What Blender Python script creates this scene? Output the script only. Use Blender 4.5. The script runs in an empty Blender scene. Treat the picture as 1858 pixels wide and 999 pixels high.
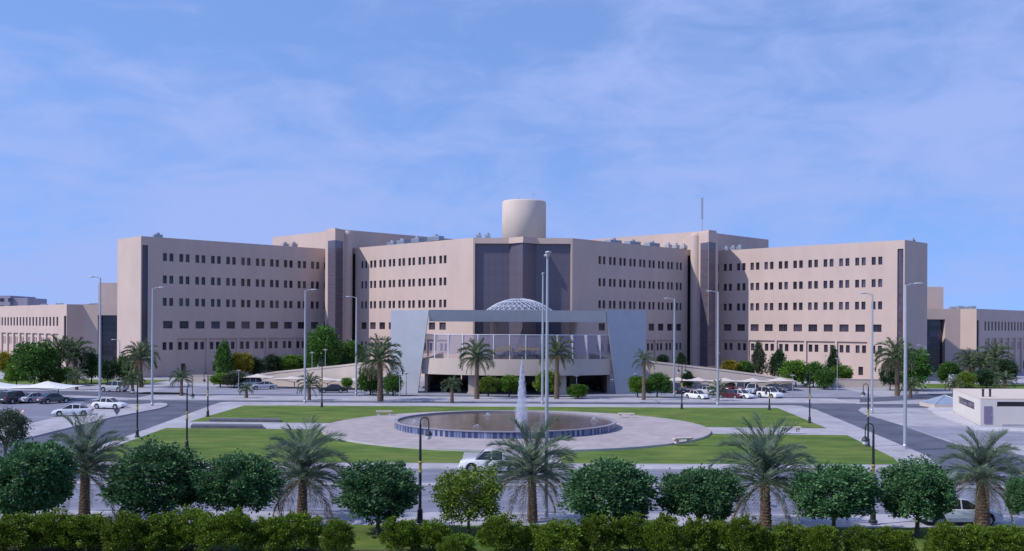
import bpy, math, random
import numpy as np
from mathutils import Matrix, Vector

# ------------------------------------------------------------------ camera, sky, sun, exposure
sc = bpy.context.scene
col = sc.collection
H = 11.5            # eye height of the photographer (m)
F = 1811.0          # focal length in photograph pixels
CX, HY, ROLL = 929.0, 591.0, 0.005
K = H / 10.5

cam_d = bpy.data.cameras.new('camera')
cam_d.sensor_width = 36.0
cam_d.lens = F / 1858 * 36.0
cam_d.shift_y = (HY - 499.5) / 1858
cam_d.clip_start = 0.5
cam_d.clip_end = 9000
cam = bpy.data.objects.new('camera', cam_d)
col.objects.link(cam)
cam.matrix_world = Matrix.Translation((0, 0, H)) @ Matrix.Rotation(math.pi / 2, 4, 'X') @ Matrix.Rotation(ROLL, 4, 'Z')
sc.camera = cam

SUN_AZ, SUN_EL = math.radians(249.0), math.radians(45.0)
world = bpy.data.worlds.new('World')
sc.world = world
world.use_nodes = True
nt = world.node_tree
N, L = nt.nodes, nt.links
bg = N['Background']
sky = N.new('ShaderNodeTexSky')
sky.sky_type = 'NISHITA'
sky.sun_disc = False
sky.sun_elevation = SUN_EL
sky.sun_rotation = SUN_AZ
sky.air_density = 1.0
sky.dust_density = 0.2
sky.ozone_density = 2.5
tc = N.new('ShaderNodeTexCoord')
# clear dry air: sample the sky a little above each direction so the horizon stays blue
sv = N.new('ShaderNodeVectorMath'); sv.operation = 'ADD'; sv.inputs[1].default_value = (0, 0, 0.25)
L.new(tc.outputs['Generated'], sv.inputs[0]); L.new(sv.outputs[0], sky.inputs['Vector'])
# thin high cloud: noise on the direction, stretched flat
mp = N.new('ShaderNodeMapping'); mp.inputs['Scale'].default_value = (1.0, 1.0, 2.4); mp.inputs['Location'].default_value = (20.1, -4.0, 2.2)
L.new(tc.outputs['Generated'], mp.inputs['Vector'])
n1 = N.new('ShaderNodeTexNoise'); n1.inputs['Scale'].default_value = 2.1; n1.inputs['Detail'].default_value = 8; n1.inputs['Roughness'].default_value = 0.55
n1.inputs['Distortion'].default_value = 0.4
n2 = N.new('ShaderNodeTexNoise'); n2.inputs['Scale'].default_value = 11.0; n2.inputs['Detail'].default_value = 9; n2.inputs['Roughness'].default_value = 0.6
n2.inputs['Distortion'].default_value = 0.6
L.new(mp.outputs[0], n1.inputs['Vector']); L.new(mp.outputs[0], n2.inputs['Vector'])
def math_n(op, a, b):
    m = N.new('ShaderNodeMath'); m.operation = op
    for i, s in enumerate((a, b)):
        if isinstance(s, (int, float)): m.inputs[i].default_value = s
        else: L.new(s, m.inputs[i])
    return m.outputs[0]
cl = math_n('ADD', math_n('MULTIPLY', n1.outputs['Fac'], 0.68), math_n('MULTIPLY', n2.outputs['Fac'], 0.32))
mr = N.new('ShaderNodeMapRange'); mr.inputs[1].default_value = 0.40; mr.inputs[2].default_value = 0.60; mr.inputs[3].default_value = 0.34; mr.inputs[4].default_value = 0.94
mr.interpolation_type = 'SMOOTHSTEP'
L.new(cl, mr.inputs[0])
tint = N.new('ShaderNodeMix'); tint.data_type = 'RGBA'; tint.blend_type = 'MULTIPLY'; tint.inputs[0].default_value = 1.0
tint.inputs[7].default_value = (0.74, 1.09, 1.45, 1)
L.new(sky.outputs[0], tint.inputs[6])
mx = N.new('ShaderNodeMix'); mx.data_type = 'RGBA'; mx.inputs[7].default_value = (2.25, 2.98, 5.6, 1)
L.new(mr.outputs[0], mx.inputs[0]); L.new(tint.outputs[2], mx.inputs[6])
L.new(mx.outputs[2], bg.inputs[0])
bg.inputs[1].default_value = 0.128

sd = bpy.data.lights.new('sun', 'SUN'); sd.energy = 3.4; sd.angle = math.radians(0.6); sd.color = (1.0, 0.945, 0.89)
sun = bpy.data.objects.new('sun', sd); col.objects.link(sun)
to_sun = Vector((math.sin(SUN_AZ) * math.cos(SUN_EL), math.cos(SUN_AZ) * math.cos(SUN_EL), math.sin(SUN_EL)))
sun.rotation_euler = to_sun.to_track_quat('Z', 'Y').to_euler()

vs = sc.view_settings
vs.view_transform = 'Standard'; vs.look = 'None'; vs.gamma = 1.0; vs.exposure = 0.35; vs.use_curve_mapping = False

# ------------------------------------------------------------------ photo <-> place
def unroll(px, py): return px + (py - HY) * ROLL, py - (px - CX) * ROLL
def G(px, py, z=0.0):
    x, y = unroll(px, py)
    Y = (H - z) * F / (y - HY)
    return ((x - CX) / F * Y, Y)
def WX(px, Y, py=HY): return (px + (py - HY) * ROLL - CX) / F * Y
def WZ(px, py, Y): return H - (unroll(px, py)[1] - HY) / F * Y

# ------------------------------------------------------------------ materials
MATS = {}
def mat(name, color, rough=0.8, var=0.08, scale=1.5, bump=0.0, bscale=8.0, metallic=0.0, spec=0.4, color2=None, coat=0.0, streak=None, rnd=0.0):
    if name in MATS: return MATS[name]
    m = bpy.data.materials.new(name); m.use_nodes = True
    n, l = m.node_tree.nodes, m.node_tree.links
    b = n['Principled BSDF']
    b.inputs['Roughness'].default_value = rough; b.inputs['Metallic'].default_value = metallic
    b.inputs['Specular IOR Level'].default_value = spec; b.inputs['Coat Weight'].default_value = coat
    t = n.new('ShaderNodeTexCoord')
    if var > 0 or color2:
        a = n.new('ShaderNodeTexNoise'); a.inputs['Scale'].default_value = scale; a.inputs['Detail'].default_value = 7; a.inputs['Roughness'].default_value = 0.65
        l.new(t.outputs['Object'], a.inputs['Vector'])
        r = n.new('ShaderNodeValToRGB')
        c2 = color2 or tuple(min(1, c * (1 + var)) for c in color)
        c1 = color if color2 else tuple(c * (1 - var) for c in color)
        r.color_ramp.elements[0].position = 0.33; r.color_ramp.elements[1].position = 0.68
        r.color_ramp.elements[0].color = (*c1, 1); r.color_ramp.elements[1].color = (*c2, 1)
        l.new(a.outputs['Fac'], r.inputs[0]); l.new(r.outputs[0], b.inputs['Base Color'])
    else:
        b.inputs['Base Color'].default_value = (*color, 1)
    if bump > 0:
        a2 = n.new('ShaderNodeTexNoise'); a2.inputs['Scale'].default_value = bscale; a2.inputs['Detail'].default_value = 6
        l.new(t.outputs['Object'], a2.inputs['Vector'])
        bp = n.new('ShaderNodeBump'); bp.inputs['Strength'].default_value = bump; bp.inputs['Distance'].default_value = 0.1
        l.new(a2.outputs['Fac'], bp.inputs['Height']); l.new(bp.outputs[0], b.inputs['Normal'])
    if streak:
        src = b.inputs['Base Color'].links[0].from_socket
        mpn = n.new('ShaderNodeMapping'); mpn.inputs['Scale'].default_value = streak[:3]; l.new(t.outputs['Object'], mpn.inputs['Vector'])
        sn = n.new('ShaderNodeTexNoise'); sn.inputs['Scale'].default_value = 1.0; sn.inputs['Detail'].default_value = 5; sn.inputs['Roughness'].default_value = 0.6
        l.new(mpn.outputs[0], sn.inputs['Vector'])
        sm = n.new('ShaderNodeMapRange'); sm.inputs[1].default_value = 0.35; sm.inputs[2].default_value = 0.62; sm.inputs[3].default_value = 1 - streak[3]; sm.inputs[4].default_value = 1 + streak[3] * 0.4
        l.new(sn.outputs['Fac'], sm.inputs[0])
        vm = n.new('ShaderNodeVectorMath'); vm.operation = 'SCALE'; l.new(src, vm.inputs[0]); l.new(sm.outputs[0], vm.inputs['Scale']); l.new(vm.outputs[0], b.inputs['Base Color'])
    if rnd > 0:
        src = b.inputs['Base Color'].links[0].from_socket
        oi = n.new('ShaderNodeObjectInfo'); pw = n.new('ShaderNodeMath'); pw.operation = 'POWER'; pw.inputs[1].default_value = 3.0; l.new(oi.outputs['Random'], pw.inputs[0])
        mm = n.new('ShaderNodeMapRange'); mm.inputs[3].default_value = 0.7; mm.inputs[4].default_value = rnd; l.new(pw.outputs[0], mm.inputs[0])
        vm = n.new('ShaderNodeVectorMath'); vm.operation = 'SCALE'; l.new(src, vm.inputs[0]); l.new(mm.outputs[0], vm.inputs['Scale']); l.new(vm.outputs[0], b.inputs['Base Color'])
    MATS[name] = m
    return m

def leaf_mat(name, c1, c2, trans=0.25):
    if name in MATS: return MATS[name]
    m = bpy.data.materials.new(name); m.use_nodes = True
    n, l = m.node_tree.nodes, m.node_tree.links
    b = n['Principled BSDF']; b.inputs['Roughness'].default_value = 0.55; b.inputs['Specular IOR Level'].default_value = 0.35
    g = n.new('ShaderNodeNewGeometry'); r = n.new('ShaderNodeValToRGB')
    r.color_ramp.elements[0].color = (*c1, 1); r.color_ramp.elements[1].color = (*c2, 1)
    oi = n.new('ShaderNodeObjectInfo'); hs = n.new('ShaderNodeHueSaturation')
    mr_ = n.new('ShaderNodeMapRange'); mr_.inputs[3].default_value = 0.8; mr_.inputs[4].default_value = 1.2
    l.new(oi.outputs['Random'], mr_.inputs[0]); l.new(mr_.outputs[0], hs.inputs['Value'])
    l.new(g.outputs['Random Per Island'], r.inputs[0]); l.new(r.outputs[0], hs.inputs['Color']); l.new(hs.outputs[0], b.inputs['Base Color'])
    tr = n.new('ShaderNodeBsdfTranslucent'); l.new(hs.outputs[0], tr.inputs['Color'])
    mxs = n.new('ShaderNodeMixShader'); mxs.inputs[0].default_value = trans
    l.new(b.outputs[0], mxs.inputs[1]); l.new(tr.outputs[0], mxs.inputs[2]); l.new(mxs.outputs[0], n['Material Output'].inputs[0])
    MATS[name] = m
    return m

def glassy(name, color, alpha, rough=0.05, diffuse=0.5):
    """sheet glass or film: part see-through, part coated"""
    m = bpy.data.materials.new(name); m.use_nodes = True
    n, l = m.node_tree.nodes, m.node_tree.links
    b = n['Principled BSDF']; b.inputs['Base Color'].default_value = (*color, 1); b.inputs['Roughness'].default_value = rough
    tr = n.new('ShaderNodeBsdfTransparent'); mxs = n.new('ShaderNodeMixShader'); mxs.inputs[0].default_value = alpha
    l.new(tr.outputs[0], mxs.inputs[1]); l.new(b.outputs[0], mxs.inputs[2]); l.new(mxs.outputs[0], n['Material Output'].inputs[0])
    MATS[name] = m
    return m

M_WALL = mat('rendered_wall', (0.49, 0.383, 0.345), 0.9, 0.06, 0.12, 0.12, 3.0, streak=(0.5, 0.5, 0.07, 0.035))
M_WALLW = mat('pale_wall', (0.53, 0.45, 0.40), 0.9, 0.05, 0.2, 0.1, 3.0, streak=(0.5, 0.5, 0.07, 0.03))
M_ROOF = mat('roof_felt', (0.35, 0.32, 0.32), 0.95, 0.1, 0.5)
M_GLASS = mat('dark_window_glass', (0.035, 0.028, 0.042), 0.12, 0.4, 0.7, spec=0.5, rnd=2.4)
M_CURT = mat('tinted_curtain_glass', (0.098, 0.086, 0.120), 0.26, 0.10, 0.35, spec=0.45)
M_MULL = mat('tinted_mullion', (0.085, 0.07, 0.095), 0.3, 0.1, 1)
M_FRAME = mat('bronze_frame', (0.09, 0.075, 0.075), 0.5, 0.1, 2)
M_METAL = mat('silver_cladding', (0.40, 0.42, 0.46), 0.42, 0.06, 0.5, metallic=0.25)
M_STEEL = mat('galvanised_steel', (0.42, 0.44, 0.48), 0.45, 0.06, 2, metallic=0.5)
M_IRON = mat('black_cast_iron', (0.025, 0.025, 0.032), 0.45, 0.1, 4)
M_BRASS = mat('gold_paint', (0.55, 0.42, 0.16), 0.4, 0.05, 4, metallic=0.6)
M_WHITE = mat('white_paint', (0.78, 0.78, 0.80), 0.5, 0.03, 2)
M_CONC = mat('pavement_concrete', (0.335, 0.325, 0.365), 0.92, 0.14, 0.6, 0.1, 4.0, streak=(0.2, 0.2, 1, 0.16))
M_GROUND = mat('ground_paving', (0.32, 0.312, 0.355), 0.95, 0.14, 0.12, 0.1, 2.0, streak=(0.35, 0.35, 1, 0.16))
M_ASPH = mat('worn_asphalt', (0.170, 0.178, 0.240), 0.9, 0.16, 0.3, 0.15, 12.0, streak=(0.03, 0.75, 1, 0.28))
M_ASPHD = mat('dark_asphalt', (0.082, 0.089, 0.128), 0.9, 0.22, 0.25, 0.15, 12.0, streak=(0.3, 0.3, 1, 0.2))
M_LOT = mat('car_park_asphalt', (0.225, 0.228, 0.285), 0.92, 0.16, 0.3, 0.1, 10.0, streak=(0.12, 0.5, 1, 0.2))
M_KERB = mat('kerb_stone', (0.42, 0.41, 0.44), 0.9, 0.10, 0.8, 0.1, 6)
M_PLAZA = mat('plaza_paving', (0.335, 0.295, 0.305), 0.85, 0.10, 0.25, 0.1, 4, streak=(0.8, 0.8, 1, 0.14))
M_GRASS = mat('lawn_grass', (0.062, 0.140, 0.010), 0.95, 0, 0.16, 0.9, 30.0, color2=(0.155, 0.205, 0.032), streak=(0.22, 0.7, 1, 0.32))
M_SOIL = mat('bed_soil', (0.06, 0.045, 0.03), 0.98, 0.3, 2, 0.5, 10)
M_BARK = mat('grey_bark', (0.13, 0.10, 0.085), 0.95, 0.25, 6, 0.5, 18)
M_PALMBARK = mat('palm_bark', (0.15, 0.105, 0.075), 0.95, 0.35, 5, 0.6, 14)
M_TYRE = mat('tyre_rubber', (0.02, 0.02, 0.022), 0.8, 0.1, 5)
M_RIM = mat('alloy_rim', (0.45, 0.45, 0.48), 0.35, 0.05, 5, metallic=0.7)
M_CARGLASS = mat('car_glass', (0.02, 0.022, 0.03), 0.06, 0.0, spec=0.6)
M_LAMPGLASS = mat('lamp_lens', (0.7, 0.7, 0.72), 0.2, 0.0)
M_TAIL = mat('tail_lamp_red', (0.35, 0.02, 0.02), 0.25, 0.0)
M_CANVAS = mat('shade_canvas', (0.52, 0.47, 0.44), 0.9, 0.06, 0.5)
M_CANVASW = mat('white_shade_canvas', (0.62, 0.62, 0.66), 0.9, 0.06, 0.5)

# ------------------------------------------------------------------ mesh helpers
class MB:
    def __init__(s): s.v, s.f, s.m = [], [], []
    def add(s, vs_, fs, m=0):
        o = len(s.v); s.v.extend(tuple(p) for p in vs_)
        for f in fs: s.f.append(tuple(i + o for i in f)); s.m.append(m)
    def quad(s, a, b, c, d, m=0): s.add((a, b, c, d), ((0, 1, 2, 3),), m)
    def box(s, x0, x1, y0, y1, z0, z1, m=0):
        s.add([(x0, y0, z0), (x1, y0, z0), (x1, y1, z0), (x0, y1, z0), (x0, y0, z1), (x1, y0, z1), (x1, y1, z1), (x0, y1, z1)],
              [(0, 3, 2, 1), (4, 5, 6, 7), (0, 1, 5, 4), (1, 2, 6, 5), (2, 3, 7, 6), (3, 0, 4, 7)], m)
    def prism(s, poly, z0, z1, m=0, bottom=True):
        n = len(poly)
        s.add([(x, y, z0) for x, y in poly] + [(x, y, z1) for x, y in poly],
              ([tuple(range(n - 1, -1, -1))] if bottom else []) + [tuple(range(n, 2 * n))] + [(i, (i + 1) % n, n + (i + 1) % n, n + i) for i in range(n)], m)
    def lathe(s, prof, n=12, m=0, c=(0, 0), cap=True):
        vs_, fs = [], []
        for r, z in prof:
            for k in range(n):
                a = 2 * math.pi * k / n
                vs_.append((c[0] + r * math.cos(a), c[1] + r * math.sin(a), z))
        for j in range(len(prof) - 1):
            for k in range(n):
                fs.append((j * n + k, j * n + (k + 1) % n, (j + 1) * n + (k + 1) % n, (j + 1) * n + k))
        if cap:
            fs.append(tuple(range(n - 1, -1, -1))); fs.append(tuple((len(prof) - 1) * n + k for k in range(n)))
        s.add(vs_, fs, m)
    def tube(s, pts, radii, n=8, m=0):
        pts = [Vector(p) for p in pts]
        if isinstance(radii, (int, float)): radii = [radii] * len(pts)
        vs_, fs = [], []
        for i, p in enumerate(pts):
            d = (pts[min(i + 1, len(pts) - 1)] - pts[max(i - 1, 0)]).normalized()
            a = d.cross(Vector((0.1234, 1, 0.05))).normalized() if abs(d.y) < 0.9 else d.cross(Vector((1, 0.1, 0.05))).normalized()
            b = d.cross(a)
            for k in range(n):
                t = 2 * math.pi * k / n
                vs_.append(p + radii[i] * (math.cos(t) * a + math.sin(t) * b))
        for j in range(len(pts) - 1):
            for k in range(n):
                fs.append((j * n + k, (j + 1) * n + k, (j + 1) * n + (k + 1) % n, j * n + (k + 1) % n))
        fs.append(tuple(range(n))); fs.append(tuple((len(pts) - 1) * n + k for k in range(n - 1, -1, -1)))
        s.add(vs_, fs, m)
    def mesh(s, name, mats, smooth=False):
        me = bpy.data.meshes.new(name)
        me.from_pydata([tuple(p) for p in s.v], [], s.f)
        for m in (mats if isinstance(mats, (list, tuple)) else [mats]): me.materials.append(m)
        me.polygons.foreach_set('material_index', s.m)
        if smooth: me.polygons.foreach_set('use_smooth', [True] * len(s.f))
        me.update()
        return me
    def build(s, name, mats, parent=None, smooth=False, loc=(0, 0, 0), rz=0.0):
        return link(name, s.mesh(name, mats, smooth), parent, loc, rz)

def link(name, me, parent=None, loc=(0, 0, 0), rz=0.0, scale=None):
    o = bpy.data.objects.new(name, me); col.objects.link(o)
    o.location = loc; o.rotation_euler = (0, 0, rz); o.parent = parent
    if scale is not None: o.scale = (scale,) * 3 if isinstance(scale, (int, float)) else scale
    return o
LABELS = {}
def tag(o, label, cat, group=None):
    if label in LABELS: print('DUPLICATE LABEL', label)
    LABELS[label] = 1
    o['label'] = label; o['category'] = cat
    if group: o['group'] = group
    return o
def thing(name, label, cat, loc=(0, 0, 0), rz=0.0, group=None):
    o = bpy.data.objects.new(name, None); col.objects.link(o)
    o.location = loc; o.rotation_euler = (0, 0, rz); o.empty_display_size = 0.2
    return tag(o, label, cat, group)
def struct(o, kind='structure'):
    o['kind'] = kind; return o
def inset(poly, d):
    """inset a convex counter-clockwise polygon"""
    n = len(poly); out = []
    for i in range(n):
        p0, p1, p2 = Vector(poly[i - 1]), Vector(poly[i]), Vector(poly[(i + 1) % n])
        e1, e2 = (p1 - p0).normalized(), (p2 - p1).normalized()
        n1_, n2_ = Vector((-e1.y, e1.x)), Vector((-e2.y, e2.x))
        k = d / (1 + n1_.dot(n2_))
        out.append(tuple(p1 + (n1_ + n2_) * k))
    return out
R = random.Random(7)

# ------------------------------------------------------------------ ground, roads, garden
mb = MB(); mb.quad((-4000, -60, -0.006), (4000, -60, -0.006), (4000, 7000, -0.006), (-4000, 7000, -0.006))
struct(mb.build('ground', M_GROUND))
def sheet(name, pts, z, m, px=True):
    b = MB(); p = [(*G(*q), z) for q in pts] if px else [(*q, z) for q in pts]
    if sum(p[i - 1][0] * p[i][1] - p[i][0] * p[i - 1][1] for i in range(len(p))) < 0: p.reverse()
    b.add(p, [tuple(range(len(p)))]); return struct(b.build(name, m))
def slab(name, pts, z1, m, px=True, z0=-0.05, m2=None):
    p = [G(*q) for q in pts] if px else list(pts)
    if sum(p[i - 1][0] * p[i][1] - p[i][0] * p[i - 1][1] for i in range(len(p))) < 0: p.reverse()
    b = MB(); b.prism(p, z0, z1, bottom=False)
    if m2: b.m = [0] + [1] * len(p)
    return struct(b.build(name, [m, m2] if m2 else m))
def rect(x0, x1, y0, y1): return [(x0, y0), (x1, y0), (x1, y1), (x0, y1)]

FR0, FR1 = 61.6, 79.8            # front road
FAR0, FAR1 = 143.8, 150.8        # far road beyond the garden
sheet('front_road', rect(-260, 260, FR0, FR1), 0.0, M_ASPH, px=False)
sheet('far_road', rect(-260, 260, FAR0, FAR1), 0.0, M_ASPHD, px=False)
sheet('service_road', rect(-260, 260, 160.2, 164.6), 0.0, M_ASPHD, px=False)
slab('front_median_kerb', rect(-200, 200, 71.1, 72.2), 0.12, M_CONC, px=False)
slab('far_median_pavement', rect(-58, 52, FAR1, 160.2), 0.12, M_CONC, px=False, m2=M_KERB)
sheet('car_park', rect(-62, -22, 164.6, 186), 0.002, M_LOT, px=False)
sheet('car_park', rect(24, 62, 164.6, 186), 0.002, M_LOT, px=False)
sheet('drop_off_lane', rect(-22, 24, 164.6, 205), 0.002, M_LOT, px=False)
sheet('left_road', [(399, 731), (201, 805), (60, 858), (-260, 866), (-60, 824), (43, 798), (201, 759), (290, 742), (305, 736), (300, 731.5)], 0.004, M_ASPHD)
sheet('right_road', [(1440, 738.2), (1485, 746), (1690, 832), (1705, 857), (2250, 868), (1858, 826), (1736, 806), (1694, 792), (1632, 770), (1568, 751), (1557, 744), (1563, 739)], 0.004, M_ASPHD)
sheet('left_car_park', [(-160, 719), (128, 719), (160, 733), (120, 752), (60, 766), (-160, 776)], 0.002, M_ASPH)
sheet('right_side_road', [(1640, 772), (1800, 776), (2050, 776), (2050, 806), (1858, 806), (1745, 806), (1694, 790)], 0.002, M_LOT)
sheet('left_far_road', [(-160, 705), (330, 712), (400, 724), (300, 724), (120, 716), (-160, 714)], 0.002, M_ASPHD)
sheet('right_far_road', [(1560, 722), (1700, 714), (2050, 702), (2050, 708), (1720, 722), (1560, 730)], 0.003, M_ASPHD)
slab('corner_pavement', [(-90, 830), (43, 798), (201, 759), (290, 742), (304, 737), (303, 733.5), (290, 732), (262, 734), (225, 742), (150, 757), (60, 777), (-90, 805)], 0.15, M_CONC, m2=M_KERB)
slab('garden_pavement', [(60, 851), (201, 804), (395, 732.5), (402, 731), (415, 730.3), (1435, 736.6), (1452, 737.5), (1482, 745), (1680, 828), (1690, 838), (1684, 850), (1660, 855)], 0.13, M_CONC, m2=M_KERB)
# lawns, each with its own raised edge
lawn_k = dict(z0=0.10, m2=M_KERB)
slab('far_lawn', [(343, 767), (1501, 779.5), (1411, 742), (444, 737.2)], 0.17, M_GRASS, **lawn_k)
slab('near_lawn', [(302, 778.5), (1537, 792), (1622, 834), (1632, 846), (150, 841), (160, 830)], 0.17, M_GRASS, **lawn_k)
CPX, CPY = G(936, 780)[0], 110.6
PR = 21.2
def disc(n, r, cx=CPX, cy=CPY): return [(cx + r * math.cos(2 * math.pi * i / n), cy + r * math.sin(2 * math.pi * i / n)) for i in range(n)]
slab('fountain_plaza', disc(120, PR), 0.36, M_PLAZA, px=False, m2=M_KERB)
sheet('garden_path', [(842, 824), (1012, 824), (1020, 848), (836, 847)], 0.182, M_CONC)
slab('planting_strip', rect(-120, 120, 30, 57.0), 0.10, M_GRASS, px=False, m2=M_KERB)
sheet('hedge_bed', rect(-60, 60, 36, 50.6), 0.11, M_SOIL, px=False)
sheet('verge_lawn', rect(-140, -70, 190, 206), 0.02, M_GRASS, px=False)
sheet('verge_lawn', rect(78, 150, 190, 206), 0.02, M_GRASS, px=False)
# dark stone edgings along the left garden path
for pts, lab in (([(383, 764.4), (508, 765.2), (508, 768.2), (380, 767.2)], 'low dark stone edging along far side of left garden path'),
                 ([(350, 775.4), (475, 776.4), (478, 779.8), (346, 778.6)], 'low dark stone edging along near side of left garden path')):
    b = MB(); b.prism([G(*q) for q in reversed(pts)][::1], 0.1, 0.45)
    tag(b.build('stone_edging', mat('dark_edging', (0.10, 0.10, 0.13), 0.7, 0.2, 2)), lab, 'edging', 'path edgings')
# painted lane line on the front road and bay lines in the car parks
sheet('lane_marking', rect(-200, 200, 66.9, 67.02), 0.004, mat('worn_line', (0.33, 0.33, 0.38), 0.9, 0.25, 1.5), px=False)
ln = MB()
for i in range(12):
    for x0 in (-60, 26):
        x = x0 + i * 3.0
        ln.quad((x, 176.5, 0.006), (x + 0.12, 176.5, 0.006), (x + 0.12, 182, 0.006), (x, 182, 0.006))
struct(ln.build('bay_markings', MATS['worn_line']))

# ------------------------------------------------------------------ hospital
OX, OY = 2.05 * K, 195 * K
def loc2(p): return (OX + p[0] * K, OY + p[1] * K)

def make_window(w, h):
    b = MB(); t = 0.07
    b.quad((-w / 2, 0, -h / 2), (w / 2, 0, -h / 2), (w / 2, 0, h / 2), (-w / 2, 0, h / 2), 0)
    b.box(-w / 2, -w / 2 + t, -0.06, -0.002, -h / 2, h / 2, 1); b.box(w / 2 - t, w / 2, -0.06, -0.002, -h / 2, h / 2, 1)
    b.box(-w / 2 + t, w / 2 - t, -0.06, -0.002, h / 2 - t, h / 2, 1); b.box(-w / 2 + t, w / 2 - t, -0.06, -0.002, -h / 2, -h / 2 + t, 1)
    if w > 1.6: b.box(-t / 2, t / 2, -0.05, -0.002, -h / 2 + t, h / 2 - t, 1)
    return b.mesh('window', [M_GLASS, M_FRAME])
WM = {}
def window_mesh(w, h):
    k = (round(w, 3), round(h, 3))
    if k not in WM: WM[k] = make_window(w, h)
    return WM[k]

def facade(name, p0, p1, z0, z1, openings, panels, parent, m=None, pd=0.38, wd=0.30, shift=0.0):
    """wall sheet from p0 to p1 (left to right seen from outside, world metres) with recessed panels and window openings"""
    d = Vector((p1[0] - p0[0], p1[1] - p0[1])); Lg = d.length
    xs = {0.0, Lg}; zs = {z0, z1}
    for (a, b, c, e) in list(openings) + list(panels):
        xs |= {a, b}; zs |= {c, e}
    xs = sorted(x for x in xs if 0 <= x <= Lg); zs = sorted(z for z in zs if z0 <= z <= z1)
    nx, nz = len(xs) - 1, len(zs) - 1
    dep = np.zeros((nx, nz)); hole = np.zeros((nx, nz), bool)
    for i in range(nx):
        cx = (xs[i] + xs[i + 1]) / 2
        for j in range(nz):
            cz = (zs[j] + zs[j + 1]) / 2
            if any(a < cx < b and c < cz < e for a, b, c, e in panels): dep[i, j] = pd
            if any(a < cx < b and c < cz < e for a, b, c, e in openings): dep[i, j] += wd; hole[i, j] = True
    mbx = MB()
    for i in range(nx):
        for j in range(nz):
            y = dep[i, j]
            if not hole[i, j]:
                mbx.quad((xs[i], y, zs[j]), (xs[i + 1], y, zs[j]), (xs[i + 1], y, zs[j + 1]), (xs[i], y, zs[j + 1]))
            if i + 1 < nx and dep[i + 1, j] != y:
                y2 = dep[i + 1, j]; x = xs[i + 1]
                mbx.quad((x, y, zs[j]), (x, y2, zs[j]), (x, y2, zs[j + 1]), (x, y, zs[j + 1]))
            if j + 1 < nz and dep[i, j + 1] != y:
                y2 = dep[i, j + 1]; z = zs[j + 1]
                mbx.quad((xs[i], y, z), (xs[i + 1], y, z), (xs[i + 1], y2, z), (xs[i], y2, z))
    wall = mbx.build(name, m or M_WALL, parent, loc=(p0[0], p0[1], 0), rz=math.atan2(d.y, d.x))
    for (a, b, c, e) in openings:
        cx, cz = (a + b) / 2, (c + e) / 2
        y = wd + (pd if any(pa < cx < pb and pc < cz < pe for pa, pb, pc, pe in panels) else 0)
        w_ = bpy.data.objects.new('window', window_mesh(b - a, e - c)); col.objects.link(w_)
        w_.parent = wall; w_.location = (cx, y - 0.004, cz)
    return wall

def shell(name, poly, z1, parent, skip=(), roof_drop=0.9, z0=0.0, par=0.35):
    """plain walls of a block (polygon counter-clockwise, world), parapet and roof; edges in skip are left to facades"""
    b = MB(); n = len(poly)
    for i in range(n):
        if i in skip: continue
        a, c = poly[i], poly[(i + 1) % n]
        b.quad((*a, z0), (*c, z0), (*c, z1), (*a, z1))
    wall = b.build(name, M_WALL, parent) if b.f else None
    r = MB(); ins = inset(poly, par)
    for i in range(n):
        j = (i + 1) % n
        r.quad((*poly[i], z1), (*poly[j], z1), (*ins[j], z1), (*ins[i], z1), 0)
        r.quad((*ins[i], z1), (*ins[j], z1), (*ins[j], z1 - roof_drop), (*ins[i], z1 - roof_drop), 0)
    r.add([(*p, z1 - roof_drop) for p in ins], [tuple(range(n))], 1)
    r.build('roof', [M_WALL, M_ROOF], parent)
    return wall

hosp = thing('hospital_building', 'large beige star shaped hospital with rows of paired dark windows and two stair towers', 'building', (0, 0, 0))
ZT = 27.7 * K
ROWS = [23.85, 19.4, 14.95]
def ops_row(positions, conv, rows=ROWS, big=10.4, low=6.15):
    o = []
    for s in positions:
        for z in rows:
            for q in (-0.68, 0.68): o.append((s + q - 0.43, s + q + 0.43, z - 0.80, z + 0.80))
        o.append((s - 1.0, s + 1.0, big - 0.75, big + 0.75))
        for q in (-0.68, 0.68): o.append((s + q - 0.43, s + q + 0.43, low - 0.78, low + 0.78))
    return [(conv(a, b)[0] * K, conv(a, b)[1] * K, c * K, e * K) for a, b, c, e in o]

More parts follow.
